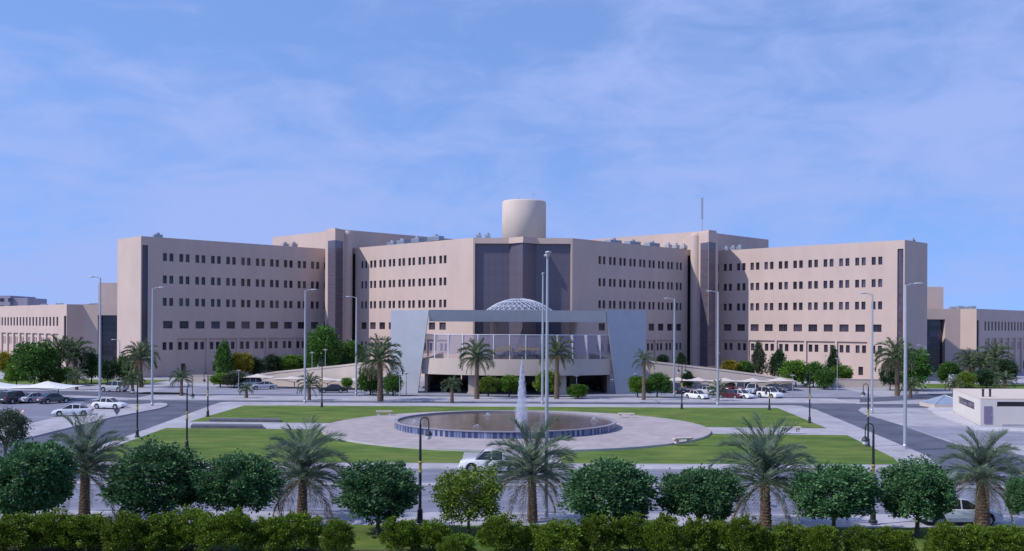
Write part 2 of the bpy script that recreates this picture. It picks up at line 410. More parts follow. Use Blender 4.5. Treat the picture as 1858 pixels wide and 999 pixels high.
S2 = math.sqrt(2)
for mside in (-1, 1):
    # ---- outer wing
    O, Rr = (mside * 74.6, 0), (mside * 42.15, 32.45)
    Lw = 32.45 * S2
    if mside < 0: p0, p1, conv = O, Rr, (lambda a, b: (a, b))
    else: p0, p1, conv = Rr, O, (lambda a, b: (Lw - b, Lw - a))
    pos = [5.6 + 3.46 * i for i in range(12)]
    op = ops_row(pos, conv)
    # ground floor openings and the tall glass strip by the outer corner
    for s in (9.06, 16.0, 26.3): op.append((conv(s - 0.5, s + 0.5)[0] * K, conv(s - 0.5, s + 0.5)[1] * K, 0.9 * K, 2.6 * K))
    a, b_ = conv(0.25, 1.45); op.append((a * K, b_ * K, 4.0 * K, 26.0 * K))
    pan = []
    for i in (1, 3, 5, 7, 9):
        a, b_ = conv(pos[i] - 1.5, pos[i + 1] + 1.5); pan.append((a * K, b_ * K, 0.0, 7.65 * K))
    facade('wing_wall', loc2(p0), loc2(p1), 0, ZT, op, pan, hosp)
    back = (mside * 7.6, 7.6)
    poly = [O, Rr, (Rr[0] + back[0], Rr[1] + back[1]), (O[0] + back[0], O[1] + back[1])]
    poly = [loc2(p) for p in poly]
    if mside > 0: poly = [poly[1], poly[0], poly[3], poly[2]]
    shell('wing_end_wall', poly, ZT, hosp, skip=(0,))
    # ---- central block flank
    A = (mside * 9.7, 0); Lc = Lw
    if mside < 0: p0, p1, conv = Rr, A, (lambda a, b: (Lc - b, Lc - a))
    else: p0, p1, conv = A, Rr, (lambda a, b: (a, b))
    pos = [9.0 + 3.3 * i for i in range(9)]
    op = ops_row(pos, conv)
    a, b_ = conv(38.6, 40.6); op.append((a * K, b_ * K, 1.0 * K, 26.4 * K))
    pan = []
    for i in (1, 3, 5, 7):
        a, b_ = conv(pos[i - 1] - 1.45, pos[i] + 1.45); pan.append((a * K, b_ * K, 0.0, 7.65 * K))
    facade('flank_wall', loc2(p0), loc2(p1), 0, ZT, op, pan, hosp)
    # ---- stair tower in the re-entrant corner
    zt = 31.6 * K
    At, Bt, Dt = (mside * 40.4, 21.0), (mside * 43.1, 24.0), (mside * 38.2, 28.6)
    tb = MB()
    ring = [Bt, At, Dt, (mside * 37.5, 36), (mside * 44.5, 36)]
    if mside > 0: ring = [Dt, At, Bt, (mside * 44.5, 36), (mside * 37.5, 36)]
    ring = [loc2(p) for p in ring]
    tb.prism(ring, 0, zt - 0.5 * K); ins = inset(ring, 0.35 * K); tb.prism(ins, zt - 0.5 * K - 0.3, zt)
    tw = tb.build('stair_tower', M_WALL, hosp)
    def along(p, q, t): return (p[0] + (q[0] - p[0]) * t, p[1] + (q[1] - p[1]) * t)
    # glazed corner of the tower, one pane per storey on each side, set a little proud between piers
    for (p, q) in ((along(Bt, At, 0.3), along(Bt, At, 0.985)), (along(At, Dt, 0.015), along(At, Dt, 0.46))):
        if mside > 0: p, q = q, p
        p, q = loc2(p), loc2(q); d = Vector((q[0] - p[0], q[1] - p[1])); wdt = d.length
        nrow = 14; z0_, z1_ = 2.0 * K, 28.9 * K; hh = (z1_ - z0_) / nrow
        pb = MB(); pb.box(0, wdt, -0.10, 0.0, 0.05, hh - 0.02); pm = pb.mesh('glass_pane', M_CURT)
        for r_ in range(nrow):
            link('glass_pane', pm, tw, (p[0], p[1], z0_ + r_ * hh), math.atan2(d.y, d.x))
    # rounded pier on the inner side of the tower
    c = loc2(along(At, Dt, 0.74)); rb = MB(); rb.lathe([(1.25 * K, 0), (1.25 * K, zt - 0.9 * K), (1.0 * K, zt - 0.35 * K), (0.2, zt - 0.1 * K)], 20)
    rb.build('round_pier', M_WALL, hosp, smooth=False, loc=(c[0], c[1], 0))
    # ---- taller block behind
    T = (mside * 41.0, 33.6)
    poly = [T, (T[0] - mside * 25, T[1] + 25), (T[0] - mside * 4, T[1] + 46), (T[0] + mside * 21, T[1] + 21)]
    poly = [loc2(p) for p in poly]
    if mside > 0: poly.reverse()
    shell('rear_block_wall', poly, 32.4 * K, hosp)
    # ---- small core far behind
    x0, x1 = sorted((OX + mside * 84 * K, OX + mside * 99.5 * K))
    shell('rear_core_wall', rect(x0, x1, OY + 40 * K, OY + 54 * K), 20.2 * K, hosp)

# central block body and glass front
cpoly = [loc2(p) for p in [(-9.7, 0), (9.7, 0), (42.15, 32.45), (33, 43), (-33, 43), (-42.15, 32.45)]]
shell('rear_wall', cpoly, ZT, hosp, skip=(0, 1, 5))
gw = 9.35
fb = MB()   # frame round the glass front: top band with the pointed bay cap, and side jambs
fx0, fx1 = OX - 9.7 * K, OX + 9.7 * K
ZG = 26.6 * K
fb.box(fx0, fx1, OY, OY + 1.2, ZG, ZT - 0.01)
fb.box(fx0, OX - gw * K, OY, OY + 1.2, 0, ZG); fb.box(OX + gw * K, fx1, OY, OY + 1.2, 0, ZG)
fb.prism([(OX - 2.75 * K, OY - 0.003), (OX, OY - 2.7 * K), (OX + 2.75 * K, OY - 0.003)], ZG, ZT + 0.05)
fb.build('front_frame', M_WALL, hosp)
gb = MB()
gb.quad((OX - gw * K, OY + 0.75, 0), (OX + gw * K, OY + 0.75, 0), (OX + gw * K, OY + 0.75, ZG), (OX - gw * K, OY + 0.75, ZG))
bay = [(OX - 2.6 * K, OY + 0.7), (OX, OY - 2.25 * K), (OX + 2.6 * K, OY + 0.7)]
for i in (0, 1): gb.quad((*bay[i], 0), (*bay[i + 1], 0), (*bay[i + 1], ZG), (*bay[i], ZG))
cw = gb.build('curtain_wall', M_MULL, hosp)
NR = 13; hh = ZG / NR
def pane_run(p, q, ncol):
    d = Vector((q[0] - p[0], q[1] - p[1])); w_ = d.length / ncol; a = math.atan2(d.y, d.x); d.normalize()
    pb = MB(); pb.box(0.012, w_ - 0.012, -0.03, -0.01, 0.012, hh - 0.012); pm = pb.mesh('glass_pane', M_CURT)
    for c_ in range(ncol):
        for r_ in range(NR):
            link('glass_pane', pm, cw, (p[0] + d.x * w_ * c_, p[1] + d.y * w_ * c_, r_ * hh), a)
pane_run((OX - gw * K, OY + 0.75), (OX - 2.6 * K, OY + 0.75), 5)
pane_run((OX + 2.6 * K, OY + 0.75), (OX + gw * K, OY + 0.75), 5)
pane_run(bay[0], bay[1], 2); pane_run(bay[1], bay[2], 2)
# round water tank on the roof
db = MB(); dx, dy = OX + 0.6, OY + 30 * K
db.lathe([(4.95 * K, ZT - 1), (4.95 * K, 38.2 * K), (4.75 * K, 38.55 * K), (4.2 * K, 38.6 * K)], 64)
tk = tag(db.build('water_tank', M_WALLW, loc=(dx, dy, 0)), 'round beige water tank drum on the hospital roof', 'tank')
for p_ in tk.data.polygons: p_.use_smooth = len(p_.vertices) == 4
def mast(px, Y, z0, pytop, label, thick=0.06):
    b = MB(); zt_ = WZ(px, pytop, Y)
    b.tube([(0, 0, z0), (0, 0, zt_)], [thick, thick * 0.5], 6)
    if thick > 0.1:
        for k in range(9):
            zz = z0 + (zt_ - z0) * (0.45 + 0.06 * k); b.box(-0.28, 0.28, -0.05, 0.05, zz, zz + 0.5)
    else: b.box(-0.3, 0.3, -0.03, 0.03, zt_ - 0.9, zt_ - 0.75)
    tag(b.build('antenna_mast', M_STEEL, loc=(WX(px, Y), Y, 0)), label, 'antenna', 'rooftop antennas')
mast(940, dy, 38.5 * K, 354, 'short antenna on left edge of the round roof tank')
mast(967, dy, 38.5 * K, 347, 'thin whip antenna at centre of the round roof tank', 0.04)
mast(1273, OY + 34 * K, 31 * K, 357, 'tall mast antenna rising behind the right stair tower', 0.13)

# rooftop cooling units
def hvac(px, py, Y, w, d, h, label, m=None, rz=0.0, fan=True):
    z = WZ(px, py, Y)
    t = thing('cooling_unit', label, 'cooling unit', (WX(px, Y), Y, z), rz, 'rooftop cooling units')
    b = MB(); b.box(-w / 2, w / 2, -d / 2, d / 2, 0, h)
    for k in range(5): b.box(-w / 2 + 0.2, w / 2 - 0.2, -d / 2 - 0.04, -d / 2 - 0.002, 0.25 + k * (h - 0.4) / 5, 0.25 + k * (h - 0.4) / 5 + 0.08)
    b.build('casing', m or M_STEEL, t)
    if fan:
        b = MB(); b.lathe([(min(w, d) * 0.34, h + 0.002), (min(w, d) * 0.34, h + 0.45)], 14); b.build('fan_cowl', M_METAL, t)
    for sx in (-1, 1):
        b = MB(); b.box(sx * w * 0.38 - 0.12, sx * w * 0.38 + 0.12, -d / 2 + 0.1, d / 2 - 0.1, -1.6, 0); b.build('skid', M_FRAME, t)
M_HV = mat('blue_grey_casing', (0.26, 0.30, 0.38), 0.5, 0.1, 1.0, metallic=0.3)
WORD = ['first', 'second', 'third', 'fourth', 'fifth', 'sixth']
for i, px in enumerate((712, 730, 757, 790)):
    hvac(px, 446.5 - i * 3.4, OY + (27 - i * 5) * K, 2.6 + (i == 3) * 1.3, 1.6, 0.95, 'blue grey cooling unit on roof left of the round tank, %s from the left' % WORD[i], M_HV, -0.78)
for i, px in enumerate((1112, 1147, 1182)):
    hvac(px, 443.0 + i * 2.4, OY + (15 + i * 5) * K, 4.0, 1.8, 0.95, 'long blue grey cooling unit on roof right of the round tank, %s from the left' % WORD[i], M_HV, 0.78)
for i, px in enumerate((1212, 1226, 1240)):
    hvac(px, 449.5 + i * 0.7, OY + (25 + i * 2) * K, 1.4, 1.2, 0.8, 'small silver cooling unit beside the right stair tower, %s from the left' % WORD[i], M_STEEL, 0.78)
for i, px in enumerate((1318, 1330, 1342)):
    hvac(px, 454 - i, OY + (36 - i * 2) * K, 1.3, 1.2, 0.7, 'small blue cooling unit on right wing roof behind its tower, %s from the left' % WORD[i], M_HV, -0.7)
for i, px in enumerate((516, 532)):
    hvac(px, 447.5, OY + 34 * K, 1.5, 1.4, 0.8, 'low grey cooling unit on left wing roof, %s from the left' % WORD[i], M_ROOF, 0.7)
for i, px in enumerate((868, 884)):
    hvac(px, 433, OY + 12 * K, 1.2, 1.2, 0.9, 'little roof unit left of the round tank, %s from the left' % WORD[i], M_STEEL, 0)
hvac(285, 432, OY + 9 * K, 1.9, 1.6, 0.8, 'grey cooling unit near the outer end of the left wing roof', M_HV, 0.6)
hvac(1655, 440, OY + 9 * K, 0.9, 0.8, 0.7, 'small grey box unit near the outer end of the right wing roof', M_HV, 0.6)

# ------------------------------------------------------------------ low annexes either side
for mside, side in ((-1, 'left'), (1, 'right')):
    an = thing('annex_building', 'low beige annex with narrow windows and dark glass bay at the far %s' % side, 'building', group='low annexes')
    za = 14.7 * K
    Cc = (mside * 98.0, 20.0); Fe = (mside * (98.0 + 44), 64.0); Pi = (mside * 95.6, 22.4); Q = (mside * 76, 22.4)
    La = 44 * S2
    if mside < 0: p0, p1, conv = Fe, Cc, (lambda a, b: (La - b, La - a))
    else: p0, p1, conv = Cc, Fe, (lambda a, b: (a, b))
    op, pan = [], []
    for i in range(24):
        s = 5.2 + i * 2.05; a, b_ = conv(s - 0.5, s + 0.5)
        op.append((a * K, b_ * K, 10.0 * K, 12.0 * K))
    for i in range(11):
        s = 6.2 + i * 4.1; a, b_ = conv(s - 1.55, s + 1.55); pan.append((a * K, b_ * K, 0, 8.3 * K))
        for q in (-0.95, 0, 0.95):
            a, b_ = conv(s + q - 0.24, s + q + 0.24); op.append((a * K, b_ * K, 5.6 * K, 7.4 * K))
        if i % 2 == 0:
            a, b_ = conv(s - 0.5, s + 0.5); op.append((a * K, b_ * K, 1.0 * K, 2.8 * K))
    a, b_ = conv(0.2, 1.5); op.append((a * K, b_ * K, 4.8 * K, 12.2 * K))
    facade('annex_wall', loc2(p0), loc2(p1), 0, za, op, pan, an)
    # return wall, frontal wall with the dark recess
    if mside < 0: facade('return_wall', loc2(Cc), loc2(Pi), 0, za, [], [], an)
    else: facade('return_wall', loc2(Pi), loc2(Cc), 0, za, [], [], an)
    lf = abs(Pi[0] - Q[0])
    rec = (3.3, 11.6) if mside < 0 else (lf - 11.6, lf - 3.3)
    if mside < 0: q0, q1 = Pi, Q
    else: q0, q1 = Q, Pi
    w_ = facade('link_wall', loc2(q0), loc2(q1), 0, za, [], [(rec[0] * K, rec[1] * K, 1.0 * K, 12.4 * K)], an, pd=1.6)
    nrow = 9; hh2 = 11.4 * K / nrow
    for c_ in range(3):
        wp = (rec[1] - rec[0]) * K / 3
        pb = MB(); pb.box(0.03, wp - 0.03, -0.08, 0, 0.03, hh2 - 0.03); pm = pb.mesh('glass_pane', M_GLASS)
        for r_ in range(nrow): link('glass_pane', pm, w_, (rec[0] * K + c_ * wp, 1.58, 1.0 * K + r_ * hh2))
    # roof
    rf = [loc2(Fe), loc2(Cc), loc2(Pi), loc2(Q), loc2((mside * 76, 60))]
    if mside > 0: rf.reverse()
    b = MB(); b.add([(*p, za - 0.5) for p in rf], [tuple(range(5))]); b.build('roof', M_ROOF, an)
    for i in range(4):
        Yq = OY + (34 + 2 * i) * K
        px = (80, 108, 158, 170)[i] if mside < 0 else (1728, 1742, 1752, 1764)[i]
        hvac(px, hp if False else (557.5 if mside < 0 else 562.5), Yq, 1.5, 1.2, 0.9 + 0.2 * (i % 2), 'small rooftop unit on the %s annex, %s from the left' % (side, WORD[i]), M_STEEL, 0, fan=False)

# distant block on the skyline
ft = thing('distant_building', 'hazy grey apartment block on the skyline at far left', 'building', (WX(10, 560), 560, 0))
b = MB(); b.box(-14, 2.5, 0, 30, 0, WZ(10, 536, 560)); b.box(2.6, 11.5, 1.5, 25, 0, WZ(40, 540, 560)); b.build('wall', mat('far_grey', (0.30, 0.28, 0.34), 0.9, 0.1, 0.2), ft)
wmf = window_mesh(2.2, 1.8)
for i in range(5):
    for j in range(2): link('window', wmf, ft, (-11 + i * 3 + (1.5 if i > 3 else 0), -0.05, WZ(10, 540, 560) - 1.2 - j * 4))

# ------------------------------------------------------------------ entrance canopy (porte-cochere)
YP = 169.0
pt = thing('entrance_canopy', 'grey metal portal with leaning side panels and curved glass terrace at hospital entrance', 'canopy')
zb = -0.02
def leaning(px_in_t, px_in_b, px_out, name):
    yt, yb = 562, 713
    sgn = -1 if px_out < 900 else 1
    xin_t, xin_b = WX(px_in_t, YP, 562), WX(px_in_b, YP, 712)
    ang = math.radians(27)
    xo = WX(px_out, YP + 2.9, 640); ztop = WZ(px_in_t, yt, YP)
    def yy(x): return YP + abs(x - xin_t) * math.tan(ang)
    th = 1.1
    pts = [(xin_b, zb), (xin_t, ztop), (xo, ztop), (xo, zb)]
    fr = [(x, yy(x) if abs(x) > abs(xin_t) - 1e-6 else YP, z) for x, z in pts]
    bk = [(x, y + th, z) for x, y, z in fr]
    b = MB(); v = fr + bk
    fs = [(0, 1, 2, 3), (7, 6, 5, 4)] + [(i, 4 + i, 4 + (i + 1) % 4, (i + 1) % 4) for i in range(4)]
    if sgn > 0: fs = [tuple(reversed(f)) for f in fs]
    b.add(v, fs); b.build(name, M_METAL, pt)
    return xin_t, ztop
xl, ztop = leaning(778, 757, 708, 'side_panel')
xr, _ = leaning(1100, 1119, 1173, 'side_panel')
zsof = WZ(939, 583.5, YP)
b = MB(); b.box(xl + 0.02, xr - 0.02, YP - 0.05, YP + 3.0, zsof, ztop + 0.03)
b.v = [(x, y + (0.50 if (y < YP and z < ztop) else 0), z) for x, y, z in b.v]; b.build('front_beam', M_METAL, pt)
b = MB(); b.box(xl + 0.6, xr - 0.6, YP + 3.0, OY - 3.2 * K, zsof + 0.4, ztop - 0.15); b.build('roof_slab', mat('canopy_roof', (0.46, 0.34, 0.24), 0.8, 0.06, 0.5), pt)
# bowed terrace: band, floor, glass screen
bx0, bx1 = WX(764, YP + 1, 660), WX(1114, YP + 1, 660)
bcx, half = (bx0 + bx1) / 2, (bx1 - bx0) / 2
RB = half / math.sin(math.radians(37)); bcy = YP - 3.6 + RB
def arc(t, r=RB):   # t in -1..1
    a = t * math.radians(37); return (bcx + r * math.sin(a), bcy - r * math.cos(a))
ZB1, ZB0 = WZ(939, 651.5, YP - 3), WZ(939, 681, YP - 3)
NA = 36
ring_o = [arc(-1 + 2 * i / NA) for i in range(NA + 1)]; ring_i = [arc(-1 + 2 * i / NA, RB - 0.5) for i in range(NA + 1)]
b = MB(); b.prism(ring_o + ring_i[::-1], ZB0, ZB1); tb_ = b.build('terrace_band', M_WALLW, pt)
b = MB(); b.prism(ring_i + [(ring_i[-1][0], OY - 0.5), (ring_i[0][0], OY - 0.5)], ZB0 + 0.5, ZB0 + 1.1); b.build('terrace_floor', M_CONC, pt)
ZGL1, ZGLm = WZ(939, 607.5, YP - 3), WZ(939, 643, YP - 3)
M_FILM = glassy('frosted_film', (0.34, 0.30, 0.38), 0.42, 0.35)
M_CLEAR = glassy('clear_glass', (0.25, 0.25, 0.30), 0.16, 0.05)
NP = 13
for i in range(NP):
    a0, a1 = -1 + 2 * i / NP, -1 + 2 * (i + 1) / NP
    p, q = arc(a0, RB - 0.25), arc(a1, RB - 0.25)
    d = Vector((q[0] - p[0], q[1] - p[1])); ang = math.atan2(d.y, d.x); w_ = d.length
    b = MB(); b.box(0.06, w_ - 0.06, -0.02, 0.02, 0.05, ZGLm - ZB1 - 0.01, 1); b.box(0.06, w_ - 0.06, -0.02, 0.02, ZGLm - ZB1, ZGL1 - ZB1, 0)
    b.build('glass_panel', [M_FILM, M_CLEAR], pt, loc=(p[0], p[1], ZB1), rz=ang)
for i in range(NP + 1):
    p = arc(-1 + 2 * i / NP, RB - 0.25); a = (-1 + 2 * i / NP) * math.radians(37)
    b = MB(); b.box(-0.05, 0.05, -0.06, 0.06, 0, ZGL1 - ZB1 + 0.02)
    b.add([(-0.02, 0.06, ZGLm - ZB1), (0.02, 0.06, ZGLm - ZB1), (0.02, 0.06, ZGL1 - ZB1), (-0.02, 0.06, ZGL1 - ZB1), (-0.02, 0.9, ZGL1 - ZB1), (0.02, 0.9, ZGL1 - ZB1)],
          [(0, 3, 4), (1, 5, 2), (3, 2, 5, 4), (0, 4, 5, 1)])
    b.build('screen_post', M_WHITE, pt, loc=(p[0], p[1], ZB1), rz=a)
b = MB(); b.prism([arc(-1 + 2 * i / NA, RB - 0.2) for i in range(NA + 1)] + [arc(1 - 2 * i / NA, RB - 0.3) for i in range(NA + 1)], ZGL1 + 0.002, ZGL1 + 0.09); b.build('top_rail', M_WHITE, pt)
# columns below and above, back walls of the drop-off
for px, py in ((859, 716), (1018, 717)):
    Yc = YP - 0.6; x = WX(px, Yc, 700)
    b = MB(); b.box(-0.85, 0.85, -0.6, 0.6, 0, ZB0 - 0.002); b.box(-1.0, 1.0, -0.75, 0.75, 0, 0.3); b.build('column', M_WALLW, pt, loc=(x, Yc, 0))
for px in (897, 1040):
    Yc = YP + 16; x = WX(px, Yc)
    b = MB(); b.lathe([(0.75, 0), (0.75, zsof + 0.38)], 20); b.build('round_column', M_WALLW, pt, loc=(x, Yc, 0))
yb_ = YP + 26
for q0, q1 in ((bx0 + 1, bx0 + 5.5), (bx1 - 9, bx1 - 1), (-4, 6)):
    b = MB(); b.box(q0, q1, yb_, yb_ + 0.5, 0, ZB0 + 0.48); b.build('lobby_wall', M_WALL, pt)
for k in range(7):
    x0 = bx0 + 5.7 + k * 2.5
    if -4.2 < x0 + 1 < 6.2 or x0 + 2.4 > bx1 - 9: continue
    b = MB(); b.box(x0, x0 + 2.3, yb_ + 0.1, yb_ + 0.2, 0.05, ZB0 + 0.4); b.build('lobby_glass', M_GLASS, pt)
# wall under the sides of the terrace
for sx, x in ((1, bx0 + 0.4), (-1, bx1 - 0.9)):
    b = MB(); b.box(x, x + 0.5, YP + 3.5, OY - 0.6, 0, ZB1); b.build('terrace_side_wall', M_WALL, pt)
# gold lettering on the glass screen
cu = bpy.data.curves.new('lettering', 'FONT')
cu.body = '\uFEBD\uFE8E\uFEF3\uFEAE\uFEDF\uFE8D \uFEF0\uFED4\uFEB8\uFE98\uFEB4\uFEE3'
cu.size = 2.5; cu.extrude = 0.05; cu.align_x = 'CENTER'; cu.align_y = 'CENTER'; cu.offset = 0.02
tmp = bpy.data.objects.new('tmp', cu); col.objects.link(tmp)
me = bpy.data.meshes.new_from_object(tmp.evaluated_get(bpy.context.evaluated_depsgraph_get()))
bpy.data.objects.remove(tmp)
if len(me.vertices):
    xsz = max(v.co.x for v in me.vertices) - min(v.co.x for v in me.vertices)
    sc_ = (WX(978, YP) - WX(897, YP)) / max(xsz, 0.1)
    me.materials.append(M_BRASS)
    lt = link('gold_lettering', me, pt, (WX(937, YP - 3.4), bcy - RB + 0.05, WZ(937, 631, YP - 3.4)), 0, (sc_, min(sc_, 1.0), 1)); lt.rotation_euler = (math.pi / 2, 0, 0)
    lt['label'] = 'gold Arabic lettering across the glass screen'
# lattice dome over the canopy roof
YD = YP + 17; dxx = WX(942, YD); rbase = 64.5 / F * YD; zr = ztop - 0.15; rise = WZ(942, 541.5, YD) - zr
RS = (rbase ** 2 + rise ** 2) / (2 * rise)
def dome(a, e, dr=0.0):   # e 0 base .. 1 top
    th = math.asin(min(1, rbase / RS)) * (1 - e); r = RS + dr
    return (dxx + r * math.sin(th) * math.cos(a), YD + r * math.sin(th) * math.sin(a), zr + rise - RS + r * math.cos(th))
b = MB(); nm = 32; ne = 7
for i in range(nm):
    for s in (1, -1):
        pts = [dome(2 * math.pi * (i + s * j * 0.5) / nm, j / ne * 0.86) for j in range(ne + 1)]
        b.tube(pts, 0.06, 4)
for j in (0, 2, 4, 6):
    pts = [dome(2 * math.pi * k / 48, j / ne * 0.86) for k in range(49)]; b.tube(pts, 0.075, 4)
dl = b.build('dome_lattice', mat('dome_steel', (0.42, 0.45, 0.52), 0.5, 0.05, 2), pt)
b = MB(); v = []; fs = []
for j in range(8):
    for k in range(32): v.append(dome(2 * math.pi * k / 32, j / 7.3, -0.12))
for j in range(7):
    for k in range(32): fs.append((j * 32 + k, j * 32 + (k + 1) % 32, (j + 1) * 32 + (k + 1) % 32, (j + 1) * 32 + k))
fs.append(tuple(7 * 32 + k for k in range(32)))
b.add(v, fs); b.build('dome_glass', mat('dome_glass', (0.13, 0.14, 0.20), 0.15, 0.1, 0.5), pt, smooth=True)

# ------------------------------------------------------------------ ramp walls
def ramp(pts, lab, name='ramp_wall'):
    t = thing(name, lab, 'ramp wall', group='vehicle ramps')
    b = MB(); f_, k_, tp = [], [], []
    c = MB()
    for (px, pyt, Y) in pts:
        x = WX(px, Y, 690); z = WZ(px, pyt, Y)
        f_.append((x, Y, z))
    for i in range(len(f_) - 1):
        (x0, y0, z0_), (x1, y1, z1_) = f_[i], f_[i + 1]
        th = 0.5
        v = [(x0, y0, -0.02), (x1, y1, -0.02), (x1, y1, z1_), (x0, y0, z0_), (x0, y0 + th, -0.02), (x1, y1 + th, -0.02), (x1, y1 + th, z1_), (x0, y0 + th, z0_)]
        b.add(v, [(0, 1, 2, 3), (3, 2, 6, 7), (5, 4, 7, 6)])
        v = [(x0, y0 - 0.08, z0_ - 0.28), (x1, y1 - 0.08, z1_ - 0.28), (x1, y1 - 0.08, z1_ + 0.04), (x0, y0 - 0.08, z0_ + 0.04), (x0, y0 + th + 0.08, z0_ + 0.04), (x1, y1 + th + 0.08, z1_ + 0.04)]
        c.add(v, [(0, 1, 2, 3), (3, 2, 5, 4), (1, 0, 0, 1)][:2])
        v = [(x0, y0 + th, z0_ - 1.0), (x1, y1 + th, z1_ - 1.0), (x1, y1 + th + 8, z1_ - 1.0), (x0, y0 + th + 8, z0_ - 1.0)]
        b.add(v, [(0, 1, 2, 3)])
    b.build('wall', M_WALLW, t); c.build('coping', M_WALLW, t)
ramp([(430, 685, 190), (500, 674, 188), (560, 668, 186), (620, 662, 184), (670, 656, 182), (715, 652, 180)], 'beige sloping ramp wall rising to left side of entrance terrace')
ramp([(1165, 654, 187), (1200, 657, 187), (1260, 664, 187), (1320, 671, 186.5), (1380, 679, 186), (1440, 688, 185.5)], 'beige sloping ramp wall rising to right side of entrance terrace')
# low garden walls by the wings
def lowwall(pxs, pyt, Y, lab):
    b = MB(); x0, x1 = WX(pxs[0], Y, 690), WX(pxs[1], Y, 690); z = WZ(pxs[0], pyt, Y)
    b.box(x0, x1, Y, Y + 0.5, -0.02, z); b.box(x0 - 0.06, x1 + 0.06, Y - 0.06, Y + 0.56, z, z + 0.12)
    tag(b.build('garden_wall', M_WALLW), lab, 'wall', 'low garden walls')
lowwall((340, 440), 681, 196, 'low beige garden wall in front of left wing ground floor')
lowwall((1508, 1640), 688, 192, 'low pale garden wall in front of right wing ground floor')
lowwall((1683, 1714), 685, 222, 'low wall below the dark glass recess of right annex')

# ------------------------------------------------------------------ fountain
FX = WX(917, CPY, 775); JX = WX(947, CPY, 740) - FX
ft = thing('fountain', 'large round fountain pool with blue tiled rim wall at the garden centre', 'fountain', (FX, CPY, 0.36))
PRAD, PH = 12.2, 0.64
b = MB(); b.lathe([(PRAD - 0.16, 0.0), (PRAD - 0.16, PH)], 120, cap=False); b.build('rim_backing', mat('rim_grout', (0.10, 0.11, 0.17), 0.7, 0.1, 2), ft)
b = MB()
rp, ri = disc(120, PRAD + 0.08, 0, 0), disc(120, PRAD - 0.32, 0, 0)
for i in range(120):
    j = (i + 1) % 120
    b.quad((*rp[i], PH + 0.09), (*rp[j], PH + 0.09), (*ri[j], PH + 0.09), (*ri[i], PH + 0.09))
    b.quad((*rp[i], PH), (*rp[j], PH), (*rp[j], PH + 0.09), (*rp[i], PH + 0.09)); b.quad((*ri[j], PH - 0.4), (*ri[i], PH - 0.4), (*ri[i], PH + 0.09), (*ri[j], PH + 0.09))
b.build('rim_coping', mat('rim_stone', (0.26, 0.245, 0.29), 0.5, 0.1, 1), ft)
tiles = []
for cname, c in (('tile_navy', (0.05, 0.06, 0.14)), ('tile_blue', (0.14, 0.18, 0.33)), ('tile_pale', (0.28, 0.31, 0.43))):
    tb2 = MB(); wT = 2 * math.pi * PRAD / 240
    tb2.box(-wT / 2 + 0.02, wT / 2 - 0.02, -0.12, 0.0, 0.0, PH - 0.004); tiles.append(tb2.mesh('rim_tile', mat(cname, c, 0.3, 0.15, 3)))
for i in range(240):
    a = 2 * math.pi * i / 240
    t = (0 if i % 2 else R.choice([1, 1, 2])) if R.random() < 0.8 else 1
    link('rim_tile', tiles[t], ft, ((PRAD - 0.12) * math.cos(a), (PRAD - 0.12) * math.sin(a), 0), a + math.pi / 2)
b = MB(); b.add([(*p, 0.58) for p in disc(96, PRAD - 0.4, 0, 0)], [tuple(range(96))])
m_w = mat('pool_water', (0.10, 0.065, 0.055), 0.06, 0.35, 0.35, 0.4, 1.6, spec=0.6)
wt = b.build('pool_water', m_w, ft)
b = MB(); b.lathe([(0.5, 0.3), (0.45, 0.75), (0.12, 0.8), (0.1, 1.1)], 16); b.build('nozzle', M_STEEL, ft, loc=(JX, 0, 0))
# spray: streaks of white water, thick near the foot
def spray_mat():
    m = bpy.data.materials.new('water_spray'); m.use_nodes = True
    n, l = m.node_tree.nodes, m.node_tree.links
    b_ = n['Principled BSDF']; b_.inputs['Base Color'].default_value = (0.80, 0.82, 0.92, 1); b_.inputs['Roughness'].default_value = 0.5
    tl = n.new('ShaderNodeBsdfTranslucent'); tl.inputs['Color'].default_value = (0.80, 0.82, 0.92, 1)
    a = n.new('ShaderNodeMixShader'); a.inputs[0].default_value = 0.45; l.new(b_.outputs[0], a.inputs[1]); l.new(tl.outputs[0], a.inputs[2])
    tr = n.new('ShaderNodeBsdfTransparent'); c = n.new('ShaderNodeMixShader'); c.inputs[0].default_value = 0.34
    l.new(tr.outputs[0], c.inputs[1]); l.new(a.outputs[0], c.inputs[2]); l.new(c.outputs[0], n['Material Output'].inputs[0])
    return m
M_SPRAY = spray_mat()
def jet(b, h, r0, n, rng, z0=0.45):
    for _ in range(n):
        t = rng.random() ** 1.1; rr = r0 * (1 - t) ** 0.75 * math.sqrt(rng.random()) * (0.55 + 0.45 * rng.random()); a = rng.random() * 6.283
        x, y, z = rr * math.cos(a), rr * math.sin(a), z0 + t * h
        ln_ = (0.18 + 0.4 * rng.random()) * min(1, h / 3); w_ = 0.022 + 0.03 * rng.random(); th = rng.random() * 3.14
        dx, dy = w_ * math.cos(th), w_ * math.sin(th)
        b.add([(x - dx, y - dy, z), (x + dx, y + dy, z), (x * 0.9, y * 0.9, z + ln_), (x - dy * 0.8, y + dx * 0.8, z + ln_ * 0.4)], [(0, 1, 2), (0, 3, 2), (1, 2, 3)])
rj = random.Random(3)
b = MB(); jet(b, WZ(948, 655, CPY) - 0.8, 0.95, 2300, rj)
jt = b.build('water_jet', M_SPRAY, ft, loc=(JX, 0, 0)); struct(jt, 'stuff')
for px, py in ((866, 779), (1078, 766), (752, 770), (885, 757)):
    x, y = G(px, py, 0.8); b = MB(); jet(b, 0.55, 0.95, 160, rj, 0.42)
    struct(b.build('water_jet', M_SPRAY, ft, loc=(x - FX, y - CPY, 0)), 'stuff')

